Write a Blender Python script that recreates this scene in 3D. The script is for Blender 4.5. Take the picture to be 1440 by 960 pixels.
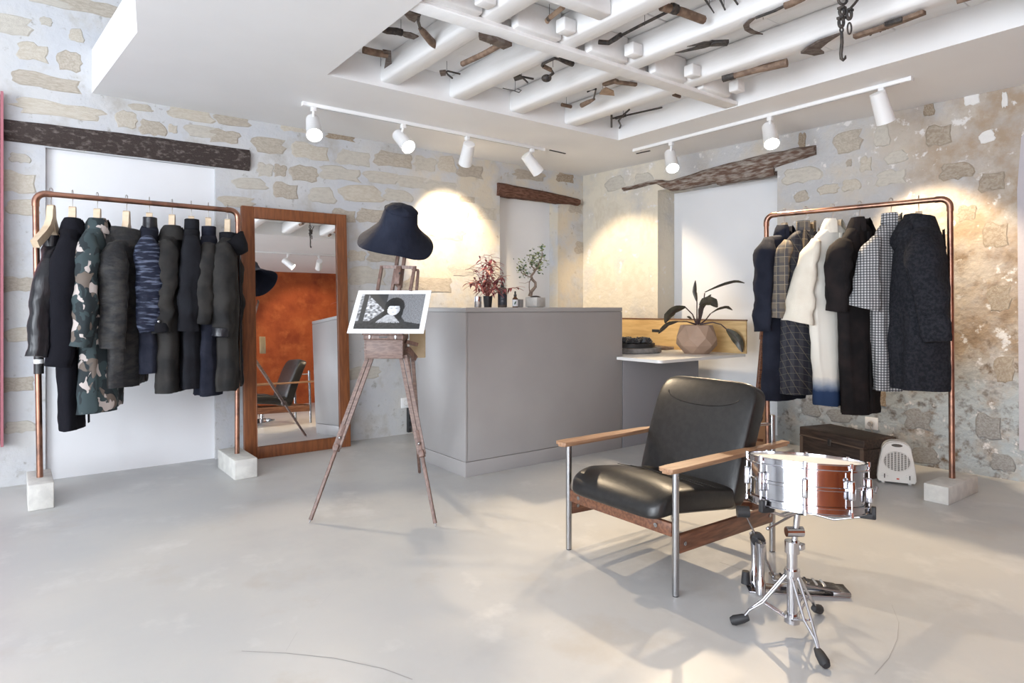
import bpy, bmesh, math, random
from mathutils import Vector, Matrix, noise
PI = math.pi
random.seed(7)
for o in list(bpy.data.objects): bpy.data.objects.remove(o)
SC = bpy.context.scene
COL = SC.collection
# ------------------------------------------------------------------ camera, world, daylight, exposure
FPX = 900.0; AZ = math.atan(1195/900); EYE = 1.1
cam_d = bpy.data.cameras.new('camera'); cam = bpy.data.objects.new('camera', cam_d); COL.objects.link(cam)
cam_d.sensor_width = 36; cam_d.lens = FPX/1440*36; cam_d.shift_y = -48/1440; cam_d.clip_start = .05
cam.location = (0, 0, EYE); cam.rotation_euler = (PI/2, 0, AZ-PI/2)
SC.camera = cam
wd = bpy.data.worlds.new('daylight'); SC.world = wd; wd.use_nodes = True
bg = wd.node_tree.nodes['Background']; bg.inputs[0].default_value = (.80, .89, 1, 1); bg.inputs[1].default_value = 1.0
def area(name, loc, rot, sx, sy, power, col):
    d = bpy.data.lights.new(name, 'AREA'); d.shape = 'RECTANGLE'; d.size = sx; d.size_y = sy; d.energy = power; d.color = col
    o = bpy.data.objects.new(name, d); COL.objects.link(o); o.location = loc; o.rotation_euler = rot; return o
DAY = (.87, .93, 1)
area('daylight_side_window', (-4.55, .7, 1.25), (0, -PI/2, 0), 2.3, 4.0, 235, DAY)      # fills the opening in wall_west
area('daylight_shop_window', (-2.4, -2.75, 1.5), (PI/2, 0, 0), 2.6, 2.6, 80, DAY)       # fills the opening in wall_near
SC.view_settings.view_transform = 'Standard'; SC.view_settings.look = 'None'
SC.view_settings.exposure = .95; SC.view_settings.gamma = 1; SC.view_settings.use_curve_mapping = False
# ------------------------------------------------------------------ where a sight line meets a plane of the room
FW = Vector((math.cos(AZ), math.sin(AZ), 0)); RT = Vector((math.sin(AZ), -math.cos(AZ), 0)); CP = Vector((0, 0, EYE))
def ray(x, y): return FW + RT*((x-720)/FPX) + Vector((0, 0, (432-y)/FPX))
def on_z(x, y, z=0): r = ray(x, y); return CP + r*((z-EYE)/r.z)
def on_y(x, y, Y): r = ray(x, y); return CP + r*(Y/r.y)
def at_d(x, y, t): return CP + ray(x, y)*t
RK = .0752; RC = 4.714 + RK*5
def wall_x(Y): return RC - RK*Y
def on_right(x, y, off=0): r = ray(x, y); return CP + r*((RC-off)/(r.x+RK*r.y))
# ------------------------------------------------------------------ mesh helpers
class B:
    def __init__(s): s.v = []; s.f = []; s.s = []
    def add(s, vs, fs, sm=True):
        n = len(s.v); s.v += [Vector(v) for v in vs]; s.f += [[i+n for i in f] for f in fs]; s.s += [sm]*len(fs); return s
    def box(s, c, d, rz=0, bev=0, M=None, soft=False):
        bm = bmesh.new(); bmesh.ops.create_cube(bm, size=1)
        for v in bm.verts: v.co = Vector((v.co.x*d[0], v.co.y*d[1], v.co.z*d[2]))
        if bev: bmesh.ops.bevel(bm, geom=bm.edges[:], offset=bev, segments=2, affect='EDGES', profile=.5)
        T = M if M is not None else Matrix.Translation(Vector(c)) @ Matrix.Rotation(rz, 4, 'Z')
        bm.verts.index_update()
        s.add([T @ v.co for v in bm.verts], [[v.index for v in f.verts] for f in bm.faces], soft); bm.free(); return s
    def bar(s, p, q, w, h, up=(0, 0, 1), bev=0):
        p = Vector(p); q = Vector(q); x = (q-p); L = x.length; x.normalize()
        y = Vector(up).cross(x)
        if y.length < 1e-4: y = Vector((0, 1, 0)).cross(x)
        y.normalize(); z = x.cross(y)
        M = Matrix((x, y, z)).transposed().to_4x4(); M.translation = (p+q)/2
        return s.box(None, (L, w, h), 0, bev, M)
    def tube(s, pts, r, n=8, closed=False, caps=True, sq=1):
        pts = [Vector(p) for p in pts]; m = len(pts); rs = r if isinstance(r, (list, tuple)) else [r]*m
        vs = []; nrm = None
        for i in range(m):
            a = pts[(i-1) % m] if (closed or i) else pts[i]; b = pts[(i+1) % m] if (closed or i < m-1) else pts[i]
            t = (b-a).normalized()
            if nrm is None:
                nrm = t.orthogonal() if abs(t.z) > .95 else Vector((0, 0, 1)).cross(t)
            nrm = (nrm - t*nrm.dot(t)); nrm = nrm.normalized() if nrm.length > 1e-6 else t.orthogonal().normalized()
            bn = t.cross(nrm)
            for k in range(n):
                an = 2*PI*k/n; vs.append(pts[i] + (nrm*math.cos(an) + bn*math.sin(an)*sq)*rs[i])
        fs = []
        for i in range(m if closed else m-1):
            j = (i+1) % m
            for k in range(n): fs.append([i*n+k, i*n+(k+1) % n, j*n+(k+1) % n, j*n+k])
        if caps and not closed: fs += [list(range(n))[::-1], [(m-1)*n+k for k in range(n)]]
        return s.add(vs, fs)
    def lathe(s, prof, n=24, M=None, c=None, cap=True):
        T = M if M is not None else Matrix.Translation(Vector(c or (0, 0, 0)))
        vs = [T @ Vector((r*math.cos(2*PI*k/n), r*math.sin(2*PI*k/n), z)) for r, z in prof for k in range(n)]
        fs = [[i*n+k, i*n+(k+1) % n, (i+1)*n+(k+1) % n, (i+1)*n+k] for i in range(len(prof)-1) for k in range(n)]
        if cap: fs += [list(range(n))[::-1], [(len(prof)-1)*n+k for k in range(n)]]
        return s.add(vs, fs)
    def prism(s, poly, h, M=None):
        T = M if M is not None else Matrix(); n = len(poly)
        vs = [T @ Vector((p[0], p[1], z)) for z in (-h/2, h/2) for p in poly]
        return s.add(vs, [list(range(n))[::-1], list(range(n, 2*n))] + [[k, (k+1) % n, n+(k+1) % n, n+k] for k in range(n)])
    def sph(s, c, r, nu=12, nv=8, M=None):
        r = r if isinstance(r, (list, tuple)) else (r, r, r); T = M if M is not None else Matrix.Translation(Vector(c))
        vs = [T @ Vector((r[0]*math.cos(2*PI*k/nu)*math.sin(PI*(i+.02*(i == 0)-.02*(i == nv))/nv), r[1]*math.sin(2*PI*k/nu)*math.sin(PI*(i+.02*(i == 0)-.02*(i == nv))/nv), -r[2]*math.cos(PI*i/nv))) for i in range(nv+1) for k in range(nu)]
        fs = [[i*nu+k, i*nu+(k+1) % nu, (i+1)*nu+(k+1) % nu, (i+1)*nu+k] for i in range(nv) for k in range(nu)]
        return s.add(vs, fs + [list(range(nu))[::-1], [nv*nu+k for k in range(nu)]])
    def rough(s, amp, sc=6, seed=0):
        for i, v in enumerate(s.v): s.v[i] = v + noise.noise_vector(v*sc + Vector((seed, seed*2, 0)))*amp
        return s
WM = {}
def setp(o, label=None, cat=None, group=None, kind=None):
    if label: o['label'] = label
    if cat: o['category'] = cat
    if group: o['group'] = group
    if kind: o['kind'] = kind
    return o
def link_mesh(name, vs, fs, m, smooth=True, ang=50, sm=None):
    me = bpy.data.meshes.new(name); me.from_pydata(vs, [], fs); me.update()
    bm = bmesh.new(); bm.from_mesh(me); bmesh.ops.recalc_face_normals(bm, faces=bm.faces[:]); bm.to_mesh(me); bm.free()
    if smooth:
        me.polygons.foreach_set('use_smooth', sm or [True]*len(me.polygons)); me.set_sharp_from_angle(angle=math.radians(ang))
    if m: me.materials.append(m)
    o = bpy.data.objects.new(name, me); COL.objects.link(o); return o
def part(name, b, m, parent, local=False, smooth=True, ang=50, label=None, kind=None):
    T = WM[parent.name]; vs = b.v if local else [T.inverted() @ v for v in b.v]
    o = link_mesh(name, vs, b.f, m, smooth, ang, b.s); o.parent = parent; WM[o.name] = T
    return setp(o, label, None, None, kind)
def solo(name, b, m, label, cat, group=None, kind=None, smooth=True, ang=50):
    lo = Vector([min(v[i] for v in b.v) for i in range(3)]); hi = Vector([max(v[i] for v in b.v) for i in range(3)])
    c = Vector(((lo.x+hi.x)/2, (lo.y+hi.y)/2, lo.z))
    o = link_mesh(name, [v-c for v in b.v], b.f, m, smooth, ang, b.s); o.location = c; WM[o.name] = Matrix.Translation(c)
    return setp(o, label, cat, group, kind)
def thing(name, loc, label, cat, rz=0, group=None, M=None):
    o = bpy.data.objects.new(name, None); COL.objects.link(o); o.empty_display_size = .05
    T = M if M is not None else Matrix.Translation(Vector(loc)) @ Matrix.Rotation(rz, 4, 'Z')
    o.matrix_local = T; WM[o.name] = T
    return setp(o, label, cat, group)
def struct(name, b, m, smooth=False):
    o = link_mesh(name, b.v, b.f, m, smooth); o['kind'] = 'structure'; WM[o.name] = Matrix(); return o
# ------------------------------------------------------------------ materials
def mat(name, col, rough=.5, metal=0, c2=None, sc=8, lo=.4, hi=.6, bump=0, bsc=60, stretch=None, detail=4, spec=.5, sheen=0, rough2=None):
    m = bpy.data.materials.new(name); m.use_nodes = True; nt = m.node_tree; p = nt.nodes['Principled BSDF']
    p.inputs['Base Color'].default_value = (*col, 1); p.inputs['Roughness'].default_value = rough; p.inputs['Metallic'].default_value = metal
    p.inputs['Specular IOR Level'].default_value = spec
    if sheen: p.inputs['Sheen Weight'].default_value = sheen
    L = nt.links.new; tc = nt.nodes.new('ShaderNodeTexCoord'); src = tc.outputs['Object']
    if stretch:
        mp = nt.nodes.new('ShaderNodeMapping'); mp.inputs['Scale'].default_value = stretch; L(src, mp.inputs[0]); src = mp.outputs[0]
    if c2:
        n = nt.nodes.new('ShaderNodeTexNoise'); n.inputs['Scale'].default_value = sc; n.inputs['Detail'].default_value = detail; L(src, n.inputs['Vector'])
        r = nt.nodes.new('ShaderNodeMapRange'); r.inputs[1].default_value = lo; r.inputs[2].default_value = hi; L(n.outputs[0], r.inputs[0])
        x = nt.nodes.new('ShaderNodeMix'); x.data_type = 'RGBA'; x.inputs[6].default_value = (*col, 1); x.inputs[7].default_value = (*c2, 1)
        L(r.outputs[0], x.inputs[0]); L(x.outputs[2], p.inputs['Base Color'])
        if rough2 is not None:
            q = nt.nodes.new('ShaderNodeMapRange'); q.inputs[3].default_value = rough; q.inputs[4].default_value = rough2; L(r.outputs[0], q.inputs[0]); L(q.outputs[0], p.inputs['Roughness'])
    if bump:
        n = nt.nodes.new('ShaderNodeTexNoise'); n.inputs['Scale'].default_value = bsc; n.inputs['Detail'].default_value = 5; L(src, n.inputs['Vector'])
        b = nt.nodes.new('ShaderNodeBump'); b.inputs['Strength'].default_value = bump; b.inputs['Distance'].default_value = .01; L(n.outputs[0], b.inputs['Height']); L(b.outputs[0], p.inputs['Normal'])
    return m
def layered(name, base, layers, rough=.85, bump=.35, bsc=25, spec=.3):
    """noise layers over a base colour: (colour, scale, lo, hi, region) ; region = optional soft box (axis, from, to) in metres"""
    m = bpy.data.materials.new(name); m.use_nodes = True; nt = m.node_tree; p = nt.nodes['Principled BSDF']; L = nt.links.new
    p.inputs['Roughness'].default_value = rough; p.inputs['Specular IOR Level'].default_value = spec
    tc = nt.nodes.new('ShaderNodeTexCoord'); sx = nt.nodes.new('ShaderNodeSeparateXYZ'); L(tc.outputs['Object'], sx.inputs[0]); cur = None
    for i, (c, sc, lo, hi, reg) in enumerate(layers):
        n = nt.nodes.new('ShaderNodeTexNoise'); n.inputs['Scale'].default_value = sc; n.inputs['Detail'].default_value = 7; n.inputs['Roughness'].default_value = .62
        mp = nt.nodes.new('ShaderNodeMapping'); mp.inputs['Location'].default_value = (i*3.7, i*1.9, i*5.1); L(tc.outputs['Object'], mp.inputs[0]); L(mp.outputs[0], n.inputs['Vector'])
        r = nt.nodes.new('ShaderNodeMapRange'); r.inputs[1].default_value = lo; r.inputs[2].default_value = hi; L(n.outputs[0], r.inputs[0]); fac = r.outputs[0]
        for ax, a, b in reg or []:
            q = nt.nodes.new('ShaderNodeMapRange'); q.interpolation_type = 'SMOOTHSTEP'; q.inputs[1].default_value = a; q.inputs[2].default_value = b; L(sx.outputs['XYZ'.index(ax)], q.inputs[0])
            k = nt.nodes.new('ShaderNodeMath'); k.operation = 'MULTIPLY'; L(fac, k.inputs[0]); L(q.outputs[0], k.inputs[1]); fac = k.outputs[0]
        x = nt.nodes.new('ShaderNodeMix'); x.data_type = 'RGBA'; x.inputs[7].default_value = (*c, 1); L(fac, x.inputs[0])
        if cur is None: x.inputs[6].default_value = (*base, 1)
        else: L(cur, x.inputs[6])
        cur = x.outputs[2]
    L(cur, p.inputs['Base Color'])
    n = nt.nodes.new('ShaderNodeTexNoise'); n.inputs['Scale'].default_value = bsc; n.inputs['Detail'].default_value = 8; L(tc.outputs['Object'], n.inputs['Vector'])
    b = nt.nodes.new('ShaderNodeBump'); b.inputs['Strength'].default_value = bump; b.inputs['Distance'].default_value = .02; L(n.outputs[0], b.inputs['Height']); L(b.outputs[0], p.inputs['Normal'])
    return m
plaster_left = layered('plaster_left', (.53, .545, .575), [((.58, .58, .575), 2.2, .4, .62, None), ((.47, .455, .43), 5, .54, .70, None), ((.34, .33, .31), 16, .62, .72, None), ((.62, .56, .46), 3, .42, .6, [('X', 2.3, 3.0)]), ((.40, .39, .37), 9, .6, .75, [('Z', .9, .2)]), ((.40, .33, .25), 12, .62, .7, [('X', 3.0, 3.4)])], bump=.3)
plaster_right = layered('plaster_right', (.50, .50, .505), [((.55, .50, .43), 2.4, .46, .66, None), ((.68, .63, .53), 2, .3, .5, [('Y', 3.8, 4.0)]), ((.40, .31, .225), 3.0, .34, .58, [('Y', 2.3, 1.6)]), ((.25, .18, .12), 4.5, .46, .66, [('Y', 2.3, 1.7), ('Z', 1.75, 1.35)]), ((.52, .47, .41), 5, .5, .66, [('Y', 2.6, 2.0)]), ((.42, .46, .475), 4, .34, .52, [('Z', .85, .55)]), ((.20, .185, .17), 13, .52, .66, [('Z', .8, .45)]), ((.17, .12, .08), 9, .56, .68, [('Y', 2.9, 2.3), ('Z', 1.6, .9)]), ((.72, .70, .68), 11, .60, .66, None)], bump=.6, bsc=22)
stone_m = [mat('stone_beige', (.54, .49, .41), .9, c2=(.60, .56, .49), sc=9, bump=.5, bsc=35, spec=.2), mat('stone_buff', (.57, .54, .48), .9, c2=(.50, .47, .42), sc=7, lo=.45, hi=.7, bump=.5, bsc=30, spec=.2), mat('stone_tan', (.46, .41, .34), .9, c2=(.55, .50, .43), sc=11, bump=.6, bsc=40, spec=.2)]
stone_brown = mat('stone_brown', (.33, .26, .19), .9, c2=(.5, .42, .33), sc=14, bump=.6, bsc=40, spec=.2)
stone_weathered = mat('stone_weathered', (.47, .41, .335), .95, c2=(.38, .315, .245), sc=8, bump=.7, bsc=30, spec=.15)
stone_grey = mat('stone_grey', (.42, .425, .42), .95, c2=(.33, .32, .305), sc=12, bump=.8, bsc=35, spec=.15)
white_patch = mat('lime_white', (.80, .79, .77), .9, bump=.3, bsc=40, spec=.2)
ashlar_m = mat('stone_ashlar', (.68, .635, .54), .9, c2=(.63, .575, .475), sc=5, bump=.35, bsc=30, spec=.2)
white_paint = mat('white_paint', (.80, .81, .83), .7, c2=(.77, .78, .80), sc=1.5, bump=.05, bsc=40)
ceil_paint = mat('ceiling_paint', (.88, .88, .885), .75, c2=(.86, .86, .865), sc=2)
beam_paint = mat('beam_paint', (.90, .90, .90), .6, c2=(.87, .865, .86), sc=4, bump=.12, bsc=18, stretch=(4, .6, 4))
floor_m = layered('polished_concrete', (.50, .50, .495), [((.55, .54, .515), .8, .4, .62, None), ((.43, .435, .44), 1.3, .5, .72, None), ((.60, .595, .58), 3.2, .56, .7, None), ((.46, .435, .40), 2.1, .58, .75, None)], rough=.36, bump=.03, bsc=9, spec=.45)
rust_m = layered('rust_wall', (.34, .075, .02), [((.22, .04, .012), 2.0, .45, .65, None), ((.46, .13, .035), 4, .5, .72, None)], rough=.75, bump=.3)
copper_m = mat('copper_pipe', (.40, .215, .15), .34, 1, c2=(.20, .12, .095), sc=14, lo=.45, hi=.7)
concrete_m = mat('concrete_block', (.66, .65, .61), .9, c2=(.58, .57, .54), sc=18, bump=.25, bsc=60, spec=.2)
chrome_m = mat('chrome', (.62, .62, .65), .11, 1)
steel_m = mat('brushed_steel', (.40, .40, .41), .25, 1)
rubber_m = mat('black_rubber', (.02, .02, .022), .6)
black_m = mat('black_plastic', (.025, .025, .027), .45)
walnut_m = mat('walnut_frame', (.20, .085, .045), .42, c2=(.11, .045, .025), sc=9, stretch=(1, 9, 9))
arm_m = mat('teak_arm', (.40, .235, .14), .38, c2=(.28, .155, .085), sc=7, stretch=(1, 12, 12))
leather_m = mat('black_leather', (.010, .0095, .0095), .34, c2=(.016, .015, .0145), sc=40, bump=.07, bsc=220)
mirror_wood = mat('mirror_wood', (.25, .085, .028), .5, c2=(.18, .058, .02), sc=8, stretch=(8, 8, .8))
mirror_m = mat('mirror_glass', (.86, .87, .88), .012, 1)
easel_m = mat('easel_wood', (.20, .12, .095), .45, c2=(.12, .07, .055), sc=14, stretch=(6, 6, 1.5))
easel_light = mat('easel_box_wood', (.215, .145, .12), .5, c2=(.14, .09, .075), sc=12, stretch=(2, 2, 9))
tan_m = mat('tan_board', (.55, .44, .29), .7, c2=(.46, .36, .22), sc=9)
counter_m = mat('counter_grey', (.345, .33, .325), .4, c2=(.33, .315, .31), sc=3)
counter_top = mat('counter_top', (.37, .36, .355), .4)
desk_white = mat('desk_white', (.80, .79, .77), .4)
desk_grey = mat('desk_panel_grey', (.25, .245, .26), .5)
old_beam = mat('old_beam', (.060, .046, .042), .85, c2=(.22, .19, .175), sc=13, lo=.52, hi=.78, bump=.9, bsc=34, stretch=(2.2, 4, 4), spec=.2)
old_beam_red = mat('old_beam_red', (.10, .045, .03), .85, c2=(.19, .10, .07), sc=14, bump=.8, bsc=30, stretch=(1.2, 6, 6), spec=.2)
old_beam_grey = mat('old_beam_grey', (.16, .10, .075), .9, c2=(.42, .38, .34), sc=9, lo=.42, hi=.66, bump=1, bsc=30, stretch=(5, 1.2, 6), spec=.2)
tool_wood = mat('tool_wood', (.25, .17, .12), .65, c2=(.15, .095, .065), sc=30, bump=.3, bsc=80)
tool_tan = mat('tool_wood_pale', (.42, .30, .21), .65, c2=(.33, .22, .15), sc=25)
tool_iron = mat('tool_iron', (.05, .047, .047), .55, .5, c2=(.10, .085, .075), sc=40, bump=.3, bsc=120)
tool_rust = mat('tool_rusty_steel', (.20, .165, .145), .6, .4, c2=(.11, .08, .065), sc=30, bump=.3, bsc=120)
lamp_white = mat('lamp_white', (.86, .86, .86), .45)
# ================================================================== THE ROOM
b = B().box((.6, 1.4, -.06), (10.4, 8.2, .12)); floor = struct('floor', b, floor_m)
crack_m = mat('crack', (.36, .35, .34), .9)
for pts in ([(1230, 948), (1250, 925), (1262, 898), (1264, 875), (1254, 850)], [(402, 915), (418, 888), (445, 858), (475, 822)], [(340, 915), (402, 918), (470, 925), (540, 940), (580, 955)], [(1012, 790), (1060, 806), (1120, 850)]):
    b = B(); q = [on_z(x, y, .0006) for x, y in pts]; w = Vector((.0012, .0012, 0)); n = len(q)
    b.add([p+w for p in q]+[p-w for p in q], [[i, i+1, n+i+1, n+i] for i in range(n-1)]); part('crack', b, crack_m, floor)
YL = 5.0
def wall_boxes(rects, tofn, thick):
    """rects in (along, z) -> joined boxes; tofn(along, z, depth) gives the world point"""
    b = B()
    for a0, a1, z0, z1 in rects:
        b.add([tofn(a, z, d) for d in (0, thick) for a, z in ((a0, z0), (a1, z0), (a1, z1), (a0, z1))], [[0, 1, 2, 3], [7, 6, 5, 4], [0, 4, 5, 1], [1, 5, 6, 2], [2, 6, 7, 3], [3, 7, 4, 0]])
    return b
fl_ = lambda a, z, d: Vector((a, YL+d, z))
PX0, PX1, PZ = .078, 1.074, 2.11          # whitewashed blocked-up doorway
NX0, NX1, NZ = 3.62, 4.36, 2.19           # small niche by the corner
b = wall_boxes([(-4.5, PX0, 0, 3.5), (PX0, PX1, PZ, 3.5), (PX1, NX0, 0, 3.5), (NX0, NX1, NZ, 3.5), (NX1, 4.95, 0, 3.5)], fl_, .4)
wall_left = struct('wall_left', b, plaster_left)
part('niche_panel', B().box(((PX0+PX1)/2, YL+.06, PZ/2), (PX1-PX0+.02, .05, PZ+.02)), white_paint, wall_left, label='whitewashed blocked doorway')
part('niche_panel', B().box(((NX0+NX1)/2, YL+.16, NZ/2), (NX1-NX0+.02, .05, NZ+.02)), white_paint, wall_left, label='whitewashed back of the small niche')
u = Vector((-RK, 1, 0)).normalized(); nrm_out = Vector((1, RK, 0)).normalized()
fr_ = lambda Y, z, d: Vector((wall_x(Y), Y, z)) + nrm_out*d
QY0, QY1, QZ = 2.871, 4.042, 2.215
b = wall_boxes([(-2.5, QY0, 0, 3.5), (QY0, QY1, QZ, 3.5), (QY1, 5.1, 0, 3.5)], fr_, .42)
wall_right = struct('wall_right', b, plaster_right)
b = B(); c = fr_((QY0+QY1)/2, QZ/2, .30); b.box(c, (.06, QY1-QY0+.06, QZ+.02), math.atan(RK)); part('niche_panel', b, white_paint, wall_right, label='white painted back of the deep niche')
# rust-red wall behind the camera with a shop window, far-left wall with a wide window
b = wall_boxes([(-4.5, -3.7, 0, 3.5), (-3.7, -1.1, 2.8, 3.5), (-1.1, 5.7, 0, 3.5)], lambda a, z, d: Vector((a, -2.4-d, z)), .3)
wall_near = struct('wall_near', b, rust_m)
b = wall_boxes([(-2.5, -1.3, 0, 3.5), (-1.3, 2.7, 0, .1), (-1.3, 2.7, 2.4, 3.5), (2.7, 5.1, 0, 3.5)], lambda a, z, d: Vector((-4.2-d, a, z)), .3)
wall_west = struct('wall_west', b, plaster_left)
def window(name, p0, ax, w, z0, z1, n):
    root = B(); ax = Vector(ax)
    for k in range(n+1):
        p = Vector(p0)+ax*(w*k/n); root.bar(p+Vector((0, 0, z0)), p+Vector((0, 0, z1)), .06, .06, ax)
    for z in (z0+.03, z1-.03): root.bar(Vector((p0[0], p0[1], z)), Vector((p0[0], p0[1], z))+ax*w, .06, .06)
    struct(name, root, mat('window_frame', (.08, .08, .085), .5))
window('window_1', (-4.35, -1.3, 0), (0, 1, 0), 4.0, .1, 2.4, 3)
window('window_2', (-3.7, -2.55, 0), (1, 0, 0), 2.6, .02, 2.8, 2)
# ceiling: high slab, dropped plaster box with the recess that shows the old beams
ceiling_high = struct('ceiling', B().box((.6, 1.4, 3.45), (10.4, 8.0, .1)), ceil_paint)
RX0, RX1, RY0, RY1 = 1.43, 3.94, .88, 3.748
b = B(); ZC = 2.5; H = .286; T = Matrix.Translation((0, 0, ZC+H/2))
b.prism([(.323, 5.0), (.436, 3.748), (.383, 3.363), (.30, 2.6), (.2, -2.4), (RX0, -2.4), (RX0, 5.0)], H, T)
b.prism([(RX0, RY1), (RX1, RY1), (RX1, 5.0), (RX0, 5.0)], H, T); b.prism([(RX1, -2.4), (wall_x(-2.4), -2.4), (wall_x(5), 5.0), (RX1, 5.0)], H, T)
b.prism([(RX0, -2.4), (RX1, -2.4), (RX1, RY0), (RX0, RY0)], H, T)
ceiling = struct('ceiling', b, ceil_paint)
ZB = 2.675
for k in range(8):                        # painted boards above the beams
    y0 = RY0+(RY1-RY0)*k/8; y1 = RY0+(RY1-RY0)*(k+1)/8
    part('board', B().box(((RX0+RX1)/2, (y0+y1)/2, ZB+.02+.004*(k % 2)), (RX1-RX0+.02, y1-y0-.006, .04), bev=.004), beam_paint, ceiling)
for xr in (1.40+.06, 1.91, 2.42, 2.935, 3.47):
    b = B(); w = .135
    b.box((xr-w/2, (RY0+RY1)/2, 2.53+.075), (w, RY1-RY0+.02, .15), bev=.022); part('beam', b, beam_paint, ceiling)
def ibeam(y, x0, x1, z):
    b = B().box(((x0+x1)/2, y, z+.006), (x1-x0, .10, .012), bev=.002).box(((x0+x1)/2, y, z+.05), (x1-x0, .014, .08)).box(((x0+x1)/2, y-.045, z+.016), (x1-x0, .014, .02)); part('steel_rail', b, beam_paint, ceiling)
ibeam(2.665, RX0, RX1, 2.505)
part('cross_piece', B().box((2.08, 2.26, 2.585), (.40, .085, .10), bev=.008), beam_paint, ceiling)
for xr in (1.91, 2.42, 2.935, 3.47, 3.94):
    part('spacer_block', B().box((xr-.135-.165, 2.60, 2.60), (.30, .06, .15), bev=.01), beam_paint, ceiling)
    part('spacer_block', B().box((xr-.135-.05, 2.50, 2.565), (.085, .07, .07), bev=.008), beam_paint, ceiling)
for x, y in ((700, 29), (723, 36), (766, 52)):
    p = on_z(x, y, 2.61); m_ = tool_iron if x > 750 else lamp_white
    part('insulator_knob', B().lathe([(.012, ZB-p.z), (.012, .03), (.02, .028), (.022, .012), (.012, 0)], 12, c=p), m_, ceiling, label='black nut' if x > 750 else 'white porcelain knob')
# ------------------------------------------------------------------ stones let into the plaster
stone_mesh = {}
def stone_variant(i, m):
    if (i, m.name) in stone_mesh: return stone_mesh[(i, m.name)]
    rnd = random.Random(i); n = 17; b = B(); out = []; inn = []
    for k in range(n):
        a = 2*PI*k/n; c, s = math.cos(a), math.sin(a); q = .54/max(abs(c), abs(s))**.85*rnd.uniform(.70, 1.04)
        out.append((c*q, s*q*.98, -.35)); inn.append((c*q*.86, s*q*.84, .55+rnd.uniform(-.15, .15)))
    b.add(out+inn+[(0, 0, .7)], [[k, (k+1) % n, n+(k+1) % n, n+k] for k in range(n)]+[[n+k, n+(k+1) % n, 2*n] for k in range(n)])
    o = link_mesh('stone', b.v, b.f, m, True, 55); me = o.data; bpy.data.objects.remove(o); stone_mesh[(i, m.name)] = me; return me
def stone(parent, pos, M3, w, h, m, proud=.007):
    o = bpy.data.objects.new('stone', stone_variant(random.randrange(9), m)); COL.objects.link(o); o.parent = parent
    o.matrix_local = Matrix.Translation(pos) @ M3 @ Matrix.Diagonal((w, h, proud, 1))
    return o
ML = Matrix(((1, 0, 0), (0, 0, -1), (0, 1, 0))).to_4x4()
xr_ = u*-1; MRt = Matrix((xr_, Vector((0, 0, 1)), -nrm_out)).transposed().to_4x4()
placed = []
def s_left(x, y, w, h, m=None):
    p = on_y(x, y, YL); t = (p-CP).dot(FW); w2 = w/FPX*t*1.28; h2 = h/FPX*t*1.08
    if p.x > 2.5: w2 *= 1.25
    placed.append((p.x, p.z, w2/2, h2/2)); stone(wall_left, p, ML, w2, h2, m or random.choice(stone_m))
for q in [(15, 35, 40, 30), (65, 30, 12, 12), (107, 50, 16, 20), (45, 73, 30, 26), (98, 86, 24, 28), (67, 115, 68, 21), (85, 155, 92, 22), (28, 222, 20, 14), (24, 256, 38, 30), (30, 292, 34, 24), (70, 3, 48, 10), (128, 10, 62, 22), (178, 168, 22, 24), (215, 180, 28, 22), (243, 181, 10, 12), (267, 160, 54, 22), (198, 151, 25, 10), (282, 185, 34, 18), (315, 192, 38, 20), (327, 168, 40, 18), (378, 205, 38, 24), (437, 213, 46, 22), (373, 239, 20, 20), (394, 240, 16, 18), (428, 244, 34, 22), (402, 268, 30, 22), (452, 275, 36, 24), (477, 244, 52, 20), (498, 222, 42, 24), (352, 258, 40, 16), (333, 284, 40, 16), (484, 303, 30, 18), (509, 272, 56, 24), (522, 303, 36, 22), (478, 192, 36, 10, stone_brown), (554, 224, 50, 24), (598, 231, 26, 22), (628, 231, 22, 24), (536, 250, 44, 18), (578, 256, 34, 18), (560, 275, 30, 18), (502, 360, 24, 16), (537, 360, 40, 18), (515, 388, 48, 26), (602, 400, 54, 26), (657, 280, 18, 10), (630, 330, 40, 18), (620, 262, 36, 18), (25, 400, 34, 22), (30, 470, 34, 20), (22, 540, 36, 24), (28, 600, 30, 18), (660, 240, 30, 20), (685, 300, 22, 20), (650, 380, 30, 18), (745, 247, 40, 14), (795, 250, 22, 14, stone_brown)]: s_left(*q)
for row in range(14):                     # the courses behind the racks, the mirror and the counter, fainter and sparser
    x = -2.4+random.uniform(0, .3)
    while x < 4.8:
        w = random.uniform(.16, .34); h = random.uniform(.10, .15); z = .14+row*.2+random.uniform(-.02, .02)
        ok = not (PX0-.06 < x+w/2+.1 and x-w/2 < PX1+.06 and z < PZ+.30) and not (NX0-.1 < x+w/2 and x-w/2 < NX1+.1 and z < NZ+.2) and not any(abs(x-a) < w/2+c+.02 and abs(z-e) < h/2+d+.01 for a, e, c, d in placed)
        if ok and random.random() < (.5 if x < .1 or z > 1.2 else .16): stone(wall_left, Vector((x, YL, z)), ML, w, h, random.choice(stone_m), .006)
        x += w+random.uniform(.06, .2)
def s_right(x, y, w, h, m=None, proud=.010, k=1.0):
    if m is ashlar_m: proud = .003
    p = on_right(x, y); t = (p-CP).dot(FW); d = ray(x, y); d.z = 0; d.normalize(); cs = abs(d.dot(u)); 
    a = on_right(x-w/2, y); c = on_right(x+w/2, y); stone(wall_right, p, MRt, (a-c).length*k, h/FPX*t*1.05, m or random.choice(stone_m), proud)
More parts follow.
